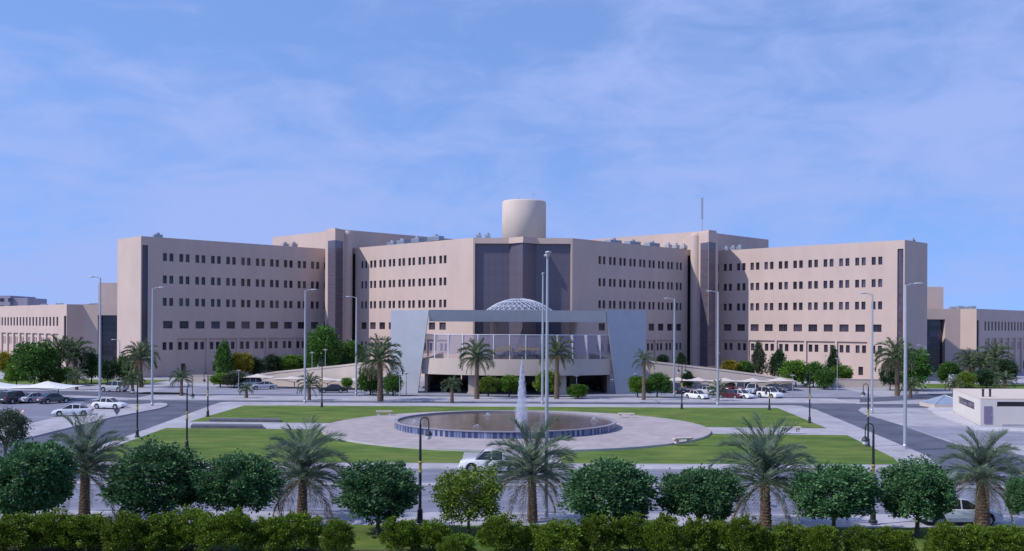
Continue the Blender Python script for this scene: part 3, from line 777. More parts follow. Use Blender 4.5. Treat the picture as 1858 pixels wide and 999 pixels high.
# benches
def bench(px, py, rz, lab):
    x, y = G(px, py, 0.36); t = thing('stone_bench', lab, 'bench', (x, y, 0.36), rz, 'stone benches on the plaza edge')
    b = MB(); b.box(-1.0, 1.0, -0.28, 0.28, 0.40, 0.54); b.build('seat', M_WALLW, t)
    for s in (-0.68, 0.68):
        b = MB(); b.prism([(s - 0.16, -0.22), (s + 0.16, -0.22), (s + 0.12, 0.22), (s - 0.12, 0.22)], 0, 0.40); b.build('leg', M_WALLW, t)
bench(1136, 757, -0.1, 'pale stone bench at far right edge of the fountain plaza')
bench(1239, 804, 0.35, 'pale stone bench at near right edge of the fountain plaza')
bench(697, 753, 0.1, 'pale stone bench at far left edge of the fountain plaza')
bench(1436, 783, 0.0, 'pale stone bench on the right garden path behind palm')

# ------------------------------------------------------------------ guard building at right with skylight
gx, gy = G(1779, 772); gx2, gy2 = G(1729, 747)
gh = WZ(1779, 725, gy)
kt = thing('guard_building', 'low flat roofed cream guard building with grey door at right edge', 'building', (gx, gy, 0))
def kwall(p0, p1, ops, mname='wall'):
    return facade(mname, p0, p1, 0, gh, ops, [], kt, m=M_GUARD, wd=0.2)
gw_ = 16.0
M_GUARD = mat('cream_wall', (0.60, 0.56, 0.53), 0.9, 0.05, 0.2, 0.1, 3.0)
dxl, dyl = gx2 - gx, gy2 - gy; ll = math.hypot(dxl, dyl)
kwall((dxl, dyl), (0, 0), [(ll * 0.22, ll * 0.80, gh * 0.50, gh * 0.80)])
kwall((0, 0), (gw_, 0), [(1.95, gw_ - 1, gh * 0.74, gh * 0.93)])
b = MB(); b.box(0.4, 1.35, -0.06, -0.004, 0.25, 2.3); dr = b.build('door', mat('grey_purple_door', (0.20, 0.17, 0.27), 0.5, 0.06, 2), kt)
b = MB(); b.box(1.2, 1.26, -0.12, -0.061, 1.15, 1.3); b.build('handle', M_STEEL, dr)
b = MB(); b.prism([(0, 0), (gw_, 0), (gw_ + dxl, dyl), (dxl, dyl)], gh, gh + 0.16); b.build('roof', M_WALLW, kt)
for i in range(2):
    b = MB(); b.lathe([(0.13, gh + 0.16), (0.13, gh + 1.0), (0.17, gh + 1.0), (0.17, gh + 1.1)], 10); b.build('vent_pipe', M_IRON, kt, loc=(1.7 + i * 0.85, 3.0, 0))
b = MB(); b.box(2.3, gw_ - 1.0, -0.5, -0.003, 0.0, 0.22); b.build('step', M_CONC, kt)
sx_, sy_ = G(1714, 738)
sk = thing('skylight', 'pyramid skylight of blue grey glass beside the guard building', 'skylight', (sx_, sy_, 0))
b = MB(); b.box(-2.6, 2.6, -2.6, 2.6, 0, 0.5); b.build('base', M_WALLW, sk)
for k in range(4):
    a = k * math.pi / 2
    pb = MB(); pb.add([(-2.5, -2.5, 0.505), (2.5, -2.5, 0.505), (0, 0, 1.7)], [(0, 1, 2)]); pb.build('glass_pane', mat('skylight_glass', (0.22, 0.27, 0.36), 0.2, 0.1, 1), sk, rz=a)
    pb = MB(); pb.tube([(-2.5, -2.5, 0.52), (0, 0, 1.73)], 0.06, 5); pb.build('rib', M_STEEL, sk, rz=a)
slab('guard_apron', [(1683, 742), (1700, 734), (1730, 733), (1730, 750), (1779, 776), (1990, 784), (1990, 788), (1770, 782), (1740, 768), (1700, 754)], 0.14, M_KERB)

# ------------------------------------------------------------------ street lamps
def street_lamp(px, py_base, py_top, head, lab, thick=1.0):
    x, y = G(px, py_base); h = WZ(px, py_top, y)
    t = thing('street_lamp', lab, 'street lamp', (x, y, 0), 0, 'tall grey street lamps')
    b = MB(); b.lathe([(0.22 * thick, 0), (0.22 * thick, 0.5), (0.17 * thick, 0.6), (0.17 * thick, h * 0.45), (0.10 * thick, h - 0.1)], 12); b.build('pole', M_STEEL, t, smooth=False)
    b = MB(); b.box(-0.35, 0.35, -0.35, 0.35, 0, 0.08); b.build('base_plate', M_STEEL, t)
    dirs = {'l': [(-1, 0)], 'r': [(1, 0)], 'e': [(0, -1), (0, 1)], 'd': [(-1, 0), (1, 0)]}[head]
    for dx_, dy_ in dirs:
        b = MB(); b.tube([(0, 0, h - 0.25), (dx_ * 0.45, dy_ * 0.45, h - 0.05), (dx_ * 0.9, dy_ * 0.9, h)], 0.05, 6); arm = b.build('arm', M_STEEL, t)
        b = MB(); b.lathe([(0.02, 0.10), (0.16, 0.07), (0.2, 0.0), (0.15, -0.06), (0.02, -0.08)], 10)
        b.v = [(v[0] * 2.6, v[1], v[2]) for v in b.v]
        hd = b.build('lamp_head', M_METAL, t, loc=(dx_ * 1.25, dy_ * 1.25, h), rz=math.atan2(dy_, dx_), smooth=True)
for a in [
    (181, 735, 502, 'l', 'tall grey street lamp beside the parked white sedans at left'),
    (276, 738, 521, 'r', 'tall grey street lamp on the tip of the left corner pavement'),
    (553, 733, 525, 'r', 'tall grey street lamp in front of the left carport'),
    (646, 718, 538, 'l', 'tall grey street lamp just left of the fat palm by the portal'),
    (984, 735, 496, 'e', 'slimmer grey street lamp behind the fountain jet'),
    (991, 940, 461, 'e', 'tallest grey street lamp, rising behind the centre front palm'),
    (1223, 719, 541, 'l', 'tall grey street lamp at left end of the right carport'),
    (1302, 737, 528, 'l', 'tall grey street lamp by the small palm in right car park'),
    (1582, 750, 532, 'l', 'tall grey street lamp on the pavement across the right road'),
    (1642, 817, 514, 'r', 'thick grey street lamp on pavement corner near right lawn'),
    (1679, 700, 626, 'l', 'thin grey street lamp in front of right wing end wall'),
    (217, 690, 616, 'l', 'thin grey street lamp in front of left wing end wall'),
]:
    street_lamp(*a, thick=0.62 if a[0] in (1679, 217) else (0.62 if a[0] == 991 else 0.95))

def ornate_lamp(px, py_base, py_top, side, lab, z=0.13):
    x, y = G(px, py_base, z); h = WZ(px, py_top, y) - z
    t = thing('ornate_lamp', lab, 'lamp post', (x, y, z), 0, 'black ornate lamp posts')
    b = MB(); b.lathe([(0.26, 0), (0.26, 0.12), (0.17, 0.2), (0.15, 0.75), (0.09, 0.85), (0.085, h * 0.55), (0.06, h - 0.35)], 12); b.build('post', M_IRON, t)
    b = MB()
    for q in (0.47, 0.56): b.lathe([(0.07, h * q), (0.13, h * q + 0.05), (0.13, h * q + 0.12), (0.07, h * q + 0.17)], 12)
    b.lathe([(0.088, h * 0.50), (0.088, h * 0.555)], 12); b.build('gold_collar', M_BRASS, t)
    sides = (-1, 1) if side == 'd' else ((-1,) if side == 'l' else (1,))
    for s in sides:
        rr = 0.24
        pts = [(0, 0, h - 0.4)] + [(s * (rr - rr * math.cos(k * math.pi / 10)), 0, h - rr + rr * math.sin(k * math.pi / 10)) for k in range(11)] + [(s * 2 * rr, 0, h - 0.75)]
        b = MB(); b.tube(pts, 0.035, 6); b.build('gooseneck', M_IRON, t)
        b = MB(); b.lathe([(0.03, h - 0.72), (0.16, h - 0.86), (0.21, h - 0.98), (0.21, h - 1.03)], 12); ln2 = b.build('lantern_hood', M_IRON, t, loc=(s * 2 * rr, 0, 0))
        b = MB(); b.lathe([(0.19, h - 1.032), (0.15, h - 1.2), (0.04, h - 1.27)], 12); b.build('lantern_glass', M_LAMPGLASS, ln2)
for a in [
    (762, 948, 757, 'r', 'black ornate lamp post between the front trees with gold collar', 0.10),
    (1584, 948, 768, 'l', 'black ornate lamp post rising between two round trees at right', 0.10),
    (339, 815, 698, 'r', 'black ornate lamp post on near left lawn'),
    (249, 793, 690, 'l', 'black ornate lamp post at left lawn edge by the left road'),
    (377, 756, 676, 'l', 'black ornate lamp post at far left lawn corner'),
    (584, 739, 650, 'l', 'black ornate lamp post on far lawn edge before the left carport'),
    (1237, 742, 660, 'd', 'black ornate lamp post on far lawn edge by right carport white sedan'),
    (1396, 744, 700, 'l', 'short black ornate lamp post on far lawn edge before the white SUV'),
    (1469, 768, 676, 'l', 'black ornate lamp post at far right lawn corner'),
    (1575, 810, 696, 'l', 'black ornate lamp post with wide gooseneck at right lawn edge'),
]: ornate_lamp(*a)

def t_lamp(px, py_base, py_top, lab):
    x, y = G(px, py_base); h = WZ(px, py_top, y)
    t = thing('garden_lamp', lab, 'garden lamp', (x, y, 0), 0, 'small garden lamps')
    b = MB(); b.lathe([(0.09, 0), (0.06, 0.3), (0.05, h)], 8); b.build('pole', M_STEEL, t)
    b = MB(); b.lathe([(0.06, h + 0.002), (0.38, h + 0.16), (0.42, h + 0.24), (0.1, h + 0.3)], 12); b.build('lamp_head', M_METAL, t)
for a in [(725, 720, 682, 'first garden lamp left of the portal panel'), (737, 718, 679, 'garden lamp directly against the portal left panel'),
          (1153, 722, 681, 'garden lamp at right portal panel beside bare trunk palm'), (1046, 722, 684, 'garden lamp over the low shrub under right terrace'),
          (1440 - 2, 720, 683, 'garden lamp at right end of right carport'), (1519, 708, 652, 'garden lamp among green bushes before right wing'),
          (1611, 706, 672, 'garden lamp near tall palm at right wing end'), (566, 700, 641, 'garden lamp above left ramp wall, left one'), (590, 698, 636, 'garden lamp above left ramp wall, right one'),
          (433, 706, 674, 'garden lamp at left end of left carport'), (455, 690, 652, 'garden lamp beside the yellow flowering tree'), (1303, 700, 642, 'garden lamp behind right ramp wall')]:
    t_lamp(*a)

# ------------------------------------------------------------------ carports
def carport(px, py_eave, Y, wpx, rise_px, mt, lab, grp, depth=5.5, tilt=0.0):
    x = WX(px, Y, py_eave); z = WZ(px, py_eave, Y); w = wpx / F * Y; hh_ = rise_px / F * Y
    t = thing('shade_carport', lab, 'carport', (x, Y, 0), tilt, grp)
    b = MB(); n = 9; vs_ = []
    for i in range(n):
        for j in range(n):
            u, v = -1 + 2 * i / (n - 1), -1 + 2 * j / (n - 1)
            r = max(abs(u), abs(v)); pk = (1 - r) ** 1.7
            sag = 0.10 * (1 - u * u) * (abs(v) > 0.99) + 0.10 * (1 - v * v) * (abs(u) > 0.99)
            vs_.append((u * w / 2, v * depth / 2, z + hh_ * pk + sag * 1.0))
    top = [(i * n + j, (i + 1) * n + j, (i + 1) * n + j + 1, i * n + j + 1) for i in range(n - 1) for j in range(n - 1)]
    b.add(vs_, top); b.add([(p[0], p[1], p[2] - 0.05) for p in vs_], [tuple(reversed(f)) for f in top])
    b.build('canopy', mt, t)
    b = MB(); b.tube([(0, depth / 2 - 0.3, 0), (0, depth / 2 - 0.3, z - 0.7)], 0.09, 8); b.build('post', M_STEEL, t)
    for s in (-1, 1):
        b = MB(); b.tube([(0, depth / 2 - 0.3, z - 0.8), (s * w * 0.2, 0, z - 0.25), (s * w * 0.42, -depth / 2 + 0.4, z - 0.02)], 0.05, 6); b.build('arm', M_STEEL, t)
for i, (px, py) in enumerate(((468, 684), (529, 687), (590, 689), (645, 690))):
    carport(px, py, 183 - i * 1.2, 60, 6.5 if i == 0 else 5, M_CANVAS, 'beige tent carport at left of the portal, %s from the left' % WORD[i], 'beige tent carports')
for i, (px, py) in enumerate(((1230, 690), (1267, 690.5), (1316, 691), (1366, 691.5), (1415, 690.5))):
    carport(px, py, 179 + i * 0.9, 49, 6.5, M_CANVAS, 'beige tent carport at right of the portal, %s from the left' % WORD[i], 'beige tent carports')
for i, (px, py, w_) in enumerate(((-10, 702, 100), (86, 702, 104))):
    carport(px, py, 150 + i * 0.5, w_, 11, M_CANVASW, ('white tent carport cut by the left edge of the picture', 'whole white tent carport over dark cars at left')[i], 'white tent carports', depth=8)

# ------------------------------------------------------------------ signs
def yield_sign(px, py, py_base, back, lab):
    x, y = G(px, py_base); z = WZ(px, py, y)
    t = thing('road_sign', lab, 'road sign', (x, y, 0), 0, 'yield signs')
    b = MB(); b.tube([(0, 0.05, 0), (0, 0.05, z + 0.3)], 0.035, 6); b.build('pole', M_STEEL, t)
    b = MB(); r = 0.45
    tri = lambda q, yy: [(-q, yy, z + q * 0.55), (0, yy, z - q * 1.05), (q, yy, z + q * 0.55)]
    f0, f1 = tri(r, 0), tri(r, 0.02)
    b.add(f0 + f1, [(0, 1, 2), (5, 4, 3), (0, 3, 4, 1), (1, 4, 5, 2), (2, 5, 3, 0)])
    b.build('sign_plate', mat('sign_back', (0.10, 0.10, 0.14), 0.5, 0) if back else mat('sign_red', (0.5, 0.12, 0.14), 0.5, 0), t)
    if not back:
        b = MB(); b.add(tri(r * 0.7, -0.004), [(0, 1, 2)]); b.build('sign_face', M_WHITE, t)
yield_sign(40, 746, 766, False, 'white triangular yield sign with red border at left car park')
yield_sign(212, 746, 764, True, 'dark back of a triangular sign on the left corner pavement')
sb = MB(); sx2, sy2 = G(1731, 703); sb.box(-1.0, 1.0, 0, 0.1, 1.2, 2.6); sb.tube([(-0.8, 0.05, 0), (-0.8, 0.05, 1.2)], 0.05, 6); sb.tube([(0.8, 0.05, 0), (0.8, 0.05, 1.2)], 0.05, 6)
tag(sb.build('notice_board', M_WHITE, loc=(sx2, sy2, 0)), 'white board on two posts beside right annex shrubs', 'sign')

# ------------------------------------------------------------------ cars
PAINT = {'white': (0.72, 0.73, 0.76), 'silver': (0.42, 0.44, 0.48), 'black': (0.018, 0.018, 0.022), 'dark grey': (0.06, 0.06, 0.075),
         'red': (0.10, 0.010, 0.030), 'maroon': (0.05, 0.008, 0.014), 'pale blue': (0.50, 0.56, 0.64), 'navy': (0.03, 0.035, 0.07)}
def paint(c): return mat('paint_' + c.replace(' ', '_'), PAINT[c], 0.28, 0.0, coat=0.6, spec=0.5)
SHAPES = {  # length, half width, wheel radius, stations: x, bonnet/deck z, roof z or None
    'sedan': dict(L=4.7, W=0.90, r=0.33, sh=[(-2.35, .62), (-2.2, .80), (-1.9, .92), (-1.55, .97), (-0.6, .95), (0.55, .93), (0.95, .92), (1.7, .82), (2.15, .70), (2.35, .50)],
                  cab=[(-1.75, .97, .78), (-0.95, 1.40, .60), (-0.88, 1.41, .60), (-0.12, 1.46, .62), (-0.04, 1.46, .62), (0.28, 1.42, .62), (1.12, .93, .76)], ax=(-1.38, 1.40)),
    'suv': dict(L=4.8, W=0.95, r=0.38, sh=[(-2.4, .70), (-2.32, 1.02), (-1.9, 1.07), (-1.2, 1.07), (-0.4, 1.06), (0.6, 1.05), (1.1, 1.05), (1.9, .98), (2.3, .86), (2.4, .60)],
                cab=[(-2.30, 1.07, .84), (-2.05, 1.72, .68), (-1.15, 1.78, .70), (-1.07, 1.78, .70), (-0.15, 1.80, .70), (-0.07, 1.80, .70), (0.40, 1.76, .70), (1.15, 1.05, .82)], ax=(-1.42, 1.45)),
    'pickup': dict(L=5.2, W=0.95, r=0.38, sh=[(-2.6, .70), (-2.58, 1.00), (-1.9, 1.02), (-1.0, 1.02), (-0.4, 1.03), (0.6, 1.05), (1.2, 1.05), (2.0, .98), (2.5, .86), (2.6, .60)],
                   cab=[(-0.98, 1.04, .80), (-0.86, 1.66, .68), (-0.80, 1.70, .68), (0.02, 1.75, .70), (0.10, 1.75, .70), (0.62, 1.71, .70), (1.32, 1.05, .82)], ax=(-1.60, 1.60)),
}
CARM = {}
def car_meshes(kind):
    if kind in CARM: return CARM[kind]
    S = SHAPES[kind]; W, r = S['W'], S['r']; ax = S['ax']
    parts = {}
    # body: stations with rounded section; wheel arches cut as raised lower edge
    xs = sorted(set([s[0] for s in S['sh']] + [a + d for a in ax for d in (-r - 0.09, -r * 0.72, -r * 0.35, 0, r * 0.35, r * 0.72, r + 0.09)]))
    zx = [s[0] for s in S['sh']]; zz = [s[1] for s in S['sh']]
    hl = S['L'] / 2; b = MB(); rings = []
    for x in xs:
        z = float(np.interp(x, zx, zz)); e = abs(x) / hl
        w = W * (1 - 0.16 * max(0, (e - 0.72) / 0.28) ** 2)
        zb_ = 0.24 + 0.12 * max(0, (e - 0.85) / 0.15)
        for a in ax:
            d = abs(x - a)
            if d < r + 0.08: zb_ = max(zb_, r + math.sqrt(max(0, (r + 0.08) ** 2 - d * d)))
        zb_ = min(zb_, z - 0.06)
        zm = max(zb_ + 0.02, z - 0.28)
        half_ = [(w * 0.95, zb_), (w, zb_ + 0.03 if zb_ > 0.4 else 0.45), (w, max(zm, zb_ + 0.035)), (w * 0.955, z - 0.04), (w * 0.84, z), (w * 0.4, z + 0.03)]
        half_[1] = (w, min(half_[1][1], half_[2][1] - 0.003))
        rings.append([(x, -y, q) for y, q in half_] + [(x, y, q) for y, q in reversed(half_)])
    n = 12; v = [p for rg in rings for p in rg]; fs = []
    for i in range(len(rings) - 1):
        for k in range(n - 1): fs.append((i * n + k, (i + 1) * n + k, (i + 1) * n + k + 1, i * n + k + 1))
    fs.append(tuple(range(n - 1, -1, -1))); fs.append(tuple((len(rings) - 1) * n + k for k in range(n)))
    b.add(v, [tuple(reversed(f)) for f in fs]); 
    # cabin
    cab = S['cab']; gl = {'windscreen': MB(), 'rear_window': MB(), 'side_window_l': MB(), 'side_window_r': MB()}
    cr = []
    for x, z, w in cab: cr.append([(x, -w, z), (x, -w * 0.86, z + (0.03 if z > 1.2 else 0)), (x, w * 0.86, z + (0.03 if z > 1.2 else 0)), (x, w, z)])
    zs0 = lambda x: float(np.interp(x, zx, zz)) - 0.01
    nC = len(cab)
    for i in range(nC - 1):
        a, c = cr[i], cr[i + 1]; first, last = i == 0, i == nC - 2
        tgt = gl['rear_window'] if first else (gl['windscreen'] if last else b)
        tgt.quad(a[1], c[1], c[2], a[2])
        b.quad(a[0], c[0], c[1], a[1]); b.quad(a[2], c[2], c[3], a[3])
        pillar = (cab[i + 1][0] - cab[i][0]) < 0.1
        for s, k in ((-1, 0), (1, 3)):
            wl = W * 0.86; sw = gl['side_window_l' if s < 0 else 'side_window_r']
            if first or last:
                xe = cab[i][0] if first else cab[i + 1][0]; top = c[k] if first else a[k]
                p1 = (xe, s * wl * 0.97, zs0(xe)); p2 = (top[0], s * wl, zs0(top[0])); 
                (sw if (last or kind != 'pickup') else b).add([p1, p2, top, (a[k] if first else c[k])], [(0, 1, 2, 3)])
            else:
                p1 = (a[k][0], s * wl, zs0(a[k][0])); p2 = (c[k][0], s * wl, zs0(c[k][0]))
                (b if pillar else sw).quad(p1, p2, c[k], a[k])
    b.box(-hl * 0.9, hl * 0.9, -W * 0.6, W * 0.6, 0.22, 0.5, 1)
    if kind == 'pickup':
        b.box(-2.5, -1.05, -W * 0.75, W * 0.75, 1.045, 1.06, 1)
    parts['body'] = b
    parts.update(gl)
    res = {k_: m_ for k_, m_ in parts.items()}
    wb = MB(); prof = [(r * 0.62, -0.10), (r * 0.92, -0.11), (r, -0.07), (r, 0.07), (r * 0.92, 0.11), (r * 0.62, 0.10)]
    wb.lathe(prof, 20); wb.v = [(x, z, y) for x, y, z in wb.v]
    rb_ = MB(); rb_.lathe([(r * 0.16, -0.075), (r * 0.62, -0.085), (r * 0.62, 0.085), (r * 0.16, 0.075)], 12); rb_.v = [(x, z, y) for x, y, z in rb_.v]
    hb = MB(); hb.box(-0.05, 0.05, -0.20, 0.20, -0.08, 0.08)
    out = dict(parts=res, tyre=wb.mesh('tyre', M_TYRE), rim=rb_.mesh('rim', M_RIM), lampf=hb.mesh('headlight', M_LAMPGLASS), lampr=hb.mesh('tail_light', M_TAIL), S=S, cache={})
    pl = MB(); pl.box(-0.012, 0.012, -0.26, 0.26, -0.06, 0.06); out['plate'] = pl.mesh('number_plate', M_WHITE)
    CARM[kind] = out
    return out
def car(px, py, heading, kind, colour, lab, z=0.0, grp='parked cars', scale=1.0):
    """heading in degrees: 0 faces right of the picture, 90 faces away"""
    C = car_meshes(kind); S = C['S']; x, y = G(px, py, z)
    t = thing('parked_car' if grp == 'parked cars' else 'moving_car', lab, 'car', (x, y, z), math.radians(heading), grp); t.scale = (scale,) * 3
    for nm_, mbx in C['parts'].items():
        key = (nm_, colour if nm_ == 'body' else '')
        if key not in C['cache']:
            mm = [paint(colour), M_IRON] if nm_ == 'body' else M_CARGLASS
            C['cache'][key] = mbx.mesh(nm_, mm, smooth=False)
        link(nm_.replace('_l', '').replace('_r', '') if 'side' in nm_ else nm_, C['cache'][key], t)
    for a in S['ax']:
        for s in (-1, 1):
            w_ = link('wheel', C['tyre'], t, (a, s * (S['W'] - 0.10), S['r'])); link('rim', C['rim'], w_, (0, s * 0.03, 0))
    hl = S['L'] / 2; zh = S['sh'][-1][1] + 0.10
    for s in (-1, 1):
        link('headlight', C['lampf'], t, (hl - 0.10, s * S['W'] * 0.62, zh)); link('tail_light', C['lampr'], t, (-hl + 0.05, s * S['W'] * 0.68, S['sh'][1][1] - 0.10))
    link('number_plate', C['plate'], t, (-hl - 0.012, 0, S['sh'][0][1] - 0.02)); link('number_plate', C['plate'], t, (hl + 0.012, 0, 0.45))
for a in [
    (207, 710, 168, 'suv', 'silver', 'silver white SUV on the far left road beyond the tall lamp'),
    (199, 741, -12, 'sedan', 'white', 'white sedan pointing right beside the left tall street lamp'),
    (132, 754, 195, 'sedan', 'white', 'white sedan pointing left behind the left front palm'),
    (-6, 731, 62, 'sedan', 'black', 'black car cut off by the left picture edge'),
    (29, 731, 68, 'suv', 'black', 'black SUV seen from behind at left car park'),
    (62, 730, 66, 'sedan', 'silver', 'silver car between two dark cars at left car park'),
    (97, 731, 55, 'sedan', 'dark grey', 'dark grey sedan nearest the left white tent carport end'),
    (452, 703, 200, 'suv', 'white', 'white car deepest under the left beige carport'),
    (478, 706, 200, 'sedan', 'silver', 'silver sedan parked under the left beige carport'),
    (603, 712, 190, 'sedan', 'black', 'black sedan alone by the left ramp wall'),
    (1224, 713, -60, 'suv', 'black', 'dark SUV in shade at left end of right carport'),
    (1265, 724, -58, 'sedan', 'white', 'white sedan at front left of the right car park'),
    (1278, 712, 60, 'sedan', 'navy', 'navy car under right carport behind white sedan'),
    (1287, 716, -50, 'sedan', 'silver', 'silver hatch half hidden by the small palm at right'),
    (1327, 722.5, -50, 'sedan', 'red', 'dark red car squeezed beside a white sedan'),
    (1345, 723, -57, 'sedan', 'white', 'white sedan next to the dark red car'),
    (1326, 709, 62, 'sedan', 'maroon', 'maroon car under right carport behind the red one'),
    (1352, 711, 55, 'suv', 'dark grey', 'dark grey SUV deep under the right carport'),
    (1366, 714, 242, 'pickup', 'silver', 'silver pickup truck under the right carport'),
    (1406, 711, -55, 'sedan', 'black', 'black sedan behind the white SUV at right'),
    (1397, 722, -64, 'suv', 'white', 'white SUV at front right of the right car park'),
    (790, 707, 170, 'sedan', 'dark grey', 'dark car in the shade below left end of the terrace'),
    (1070, 706, 10, 'sedan', 'black', 'black car in the shade below right end of the terrace'),
]: car(*a)
car(893, 856, 180, 'pickup', 'white', 'white pickup on the front road behind centre palm', grp='cars on the front road')
car(1736, 949, 2, 'sedan', 'pale blue', 'pale blue white sedan on the road behind front right palm', grp='cars on the front road', scale=1.03)

# ------------------------------------------------------------------ foliage
def np_mesh(name, V, Fc, m):
    me = bpy.data.meshes.new(name)
    nv, nf = len(V), len(Fc)
    me.vertices.add(nv); me.vertices.foreach_set('co', V.astype(np.float32).ravel())
    me.loops.add(nf * 3); me.loops.foreach_set('vertex_index', Fc.astype(np.int32).ravel())
    me.polygons.add(nf); me.polygons.foreach_set('loop_start', np.arange(0, nf * 3, 3, dtype=np.int32))
    me.materials.append(m); me.update(calc_edges=True); me.validate()
    return me
def unit(a): return a / np.maximum(np.linalg.norm(a, axis=1, keepdims=True), 1e-9)
def leaves(P, D, Nn, ln_, wd):
    """folded diamond leaves at P along D with normal Nn"""
    S = unit(np.cross(D, Nn)); n = len(P); ln_ = ln_[:, None]; wd = wd[:, None]
    v = np.empty((n, 4, 3))
    v[:, 0] = P; v[:, 1] = P + D * ln_ * 0.5 + S * wd + Nn * wd * 0.35; v[:, 2] = P + D * ln_; v[:, 3] = P + D * ln_ * 0.5 - S * wd + Nn * wd * 0.35
    f = np.arange(n)[:, None] * 4; F_ = np.concatenate([f + [0, 1, 2], f + [0, 2, 3]], 1).reshape(-1, 3)
    return v.reshape(-1, 3), F_
def crown_mesh(seed, rx, rz, n_clump, n_leaf, leaf, m, clump=0.3, boxy=2.0, zc=0.0, under=-0.55, inner=0.35, up=0.25, cone=0.0):
    g = np.random.default_rng(seed)
    d = unit(g.normal(size=(n_clump * 3, 3))); d = d[d[:, 2] > under][:n_clump]; n_clump = len(d)
    rad = (np.abs(d) ** boxy).sum(1) ** (-1 / boxy)
    ph = g.random(6) * 6.28
    lump = 1 + 0.09 * np.sin(3 * d[:, 0] + ph[0]) + 0.09 * np.sin(4 * d[:, 1] + 2 * d[:, 2] + ph[1]) + 0.07 * np.sin(7 * d[:, 0] - 5 * d[:, 2] + ph[2]) + 0.07 * np.sin(9 * d[:, 1] + 6 * d[:, 0] + ph[3]) + g.normal(size=n_clump) * 0.045
    u = 1 - (1 - inner) * g.random(n_clump) ** 2.2
    c = d * (rad * lump * u)[:, None]
    if cone > 0:
        t = (c[:, 2] + 1) / 2; c[:, :2] *= (1.15 - cone * t)[:, None]
    c *= np.array([rx, rx, rz]); 
    idx = np.repeat(np.arange(n_clump), n_leaf); n = len(idx)
    off = g.normal(size=(n, 3)) * 0.5; P = c[idx] + off * clump * (0.7 + 0.6 * g.random(n_clump)[idx][:, None])
    outw = unit(unit(d[idx]) * 0.7 + unit(off) * 0.9)
    D = unit(outw + g.normal(size=(n, 3)) * 0.55 + np.array([0, 0, up])); Nn = unit(np.cross(D, unit(g.normal(size=(n, 3)))))
    Nn *= np.where((Nn * outw).sum(1) + Nn[:, 2] * 0.6 < 0, -1, 1)[:, None]
    ls = leaf * (0.7 + 0.6 * g.random(n))
    V, Fc = leaves(P, D, Nn, ls, ls * 0.30)
    V[:, 2] += zc
    return np_mesh('crown', V, Fc, m)
def trunk_mesh(seed, h, r, spread, zc, m, n_limb=6):
    g = random.Random(seed); b = MB()
    lean = (g.uniform(-.08, .08), g.uniform(-.08, .08))
    fork = h
    b.tube([(0, 0, -0.1), (lean[0] * 0.3, lean[1] * 0.3, h * 0.4), (lean[0], lean[1], fork)], [r * 1.25, r, r * 0.85], 8)
    for k in range(n_limb):
        a = 6.283 * k / n_limb + g.uniform(-.4, .4); q = g.uniform(0.45, 0.8)
        b.tube([(lean[0], lean[1], fork - 0.1), (lean[0] + math.cos(a) * spread * 0.3, lean[1] + math.sin(a) * spread * 0.3, fork + (zc - fork) * 0.5), (math.cos(a) * spread * q, math.sin(a) * spread * q, zc + g.uniform(-.1, .5) * spread * 0.5)], [r * 0.6, r * 0.4, r * 0.12], 6)
    return b.mesh('trunk', m)

L_FICUS = leaf_mat('ficus_leaf', (0.030, 0.095, 0.036), (0.105, 0.220, 0.085))
L_CITRUS = leaf_mat('citrus_leaf', (0.095, 0.165, 0.018), (0.21, 0.31, 0.04))
L_HEDGE = leaf_mat('hedge_leaf', (0.036, 0.084, 0.008), (0.175, 0.265, 0.020), 0.3)
L_TREE = leaf_mat('far_tree_leaf', (0.028, 0.092, 0.016), (0.095, 0.200, 0.034), 0.3)
L_DARK = leaf_mat('dark_tree_leaf', (0.016, 0.050, 0.020), (0.048, 0.095, 0.036))
L_BRIGHT = leaf_mat('bright_bush_leaf', (0.055, 0.14, 0.012), (0.14, 0.26, 0.03))
L_YELLOW = leaf_mat('yellow_flower_leaf', (0.12, 0.13, 0.015), (0.34, 0.28, 0.02))
L_GREY = leaf_mat('grey_conifer_leaf', (0.04, 0.06, 0.035), (0.09, 0.11, 0.065))
L_PALM = leaf_mat('date_palm_leaf', (0.085, 0.130, 0.088), (0.200, 0.265, 0.180), 0.25)
L_PALMG = leaf_mat('green_palm_leaf', (0.058, 0.100, 0.048), (0.150, 0.195, 0.095), 0.15)
L_DRY = leaf_mat('dry_frond_leaf', (0.14, 0.105, 0.065), (0.25, 0.20, 0.125), 0.15)

def tree(name, px, py_base, py_top, py_bot, wpx, meshes, cr_unit, lab, cat, grp, z=0.0, trunk_r=0.12, rz=None, bark=None, Ydeep=None):
    """crown mesh is unit sized (rx=1, rz=1 about 0); scaled to the size in the photograph"""
    x, y = G(px, py_base, z) if Ydeep is None else (WX(px, Ydeep, py_base), Ydeep)
    zt, zb_ = WZ(px, py_top, y), max(WZ(px, py_bot, y), z + 0.12)
    if zt - zb_ < 0.4: zb_ = max(z + 0.05, zt - 0.8)
    rx = wpx / 2 / F * y; rz_ = (zt - zb_) / 2; zc = (zt + zb_) / 2
    t = thing(name, lab, cat, (x, y, z), R.random() * 6.28 if rz is None else rz, grp)
    o = link('crown', meshes, t, (0, 0, zc - z)); kk = (1.17, 1.24) if name == 'round_tree' else (1.02, 1.08); o.scale = (rx / kk[0], rx / kk[0], rz_ / kk[1])
    b = trunk_mesh(hash(lab) % 9999 if False else len(LABELS), max(0.3, zb_ - z + rz_ * 0.25), trunk_r, rx * 0.8, zc - z, bark or M_BARK)
    link('trunk', b, t)
    return t
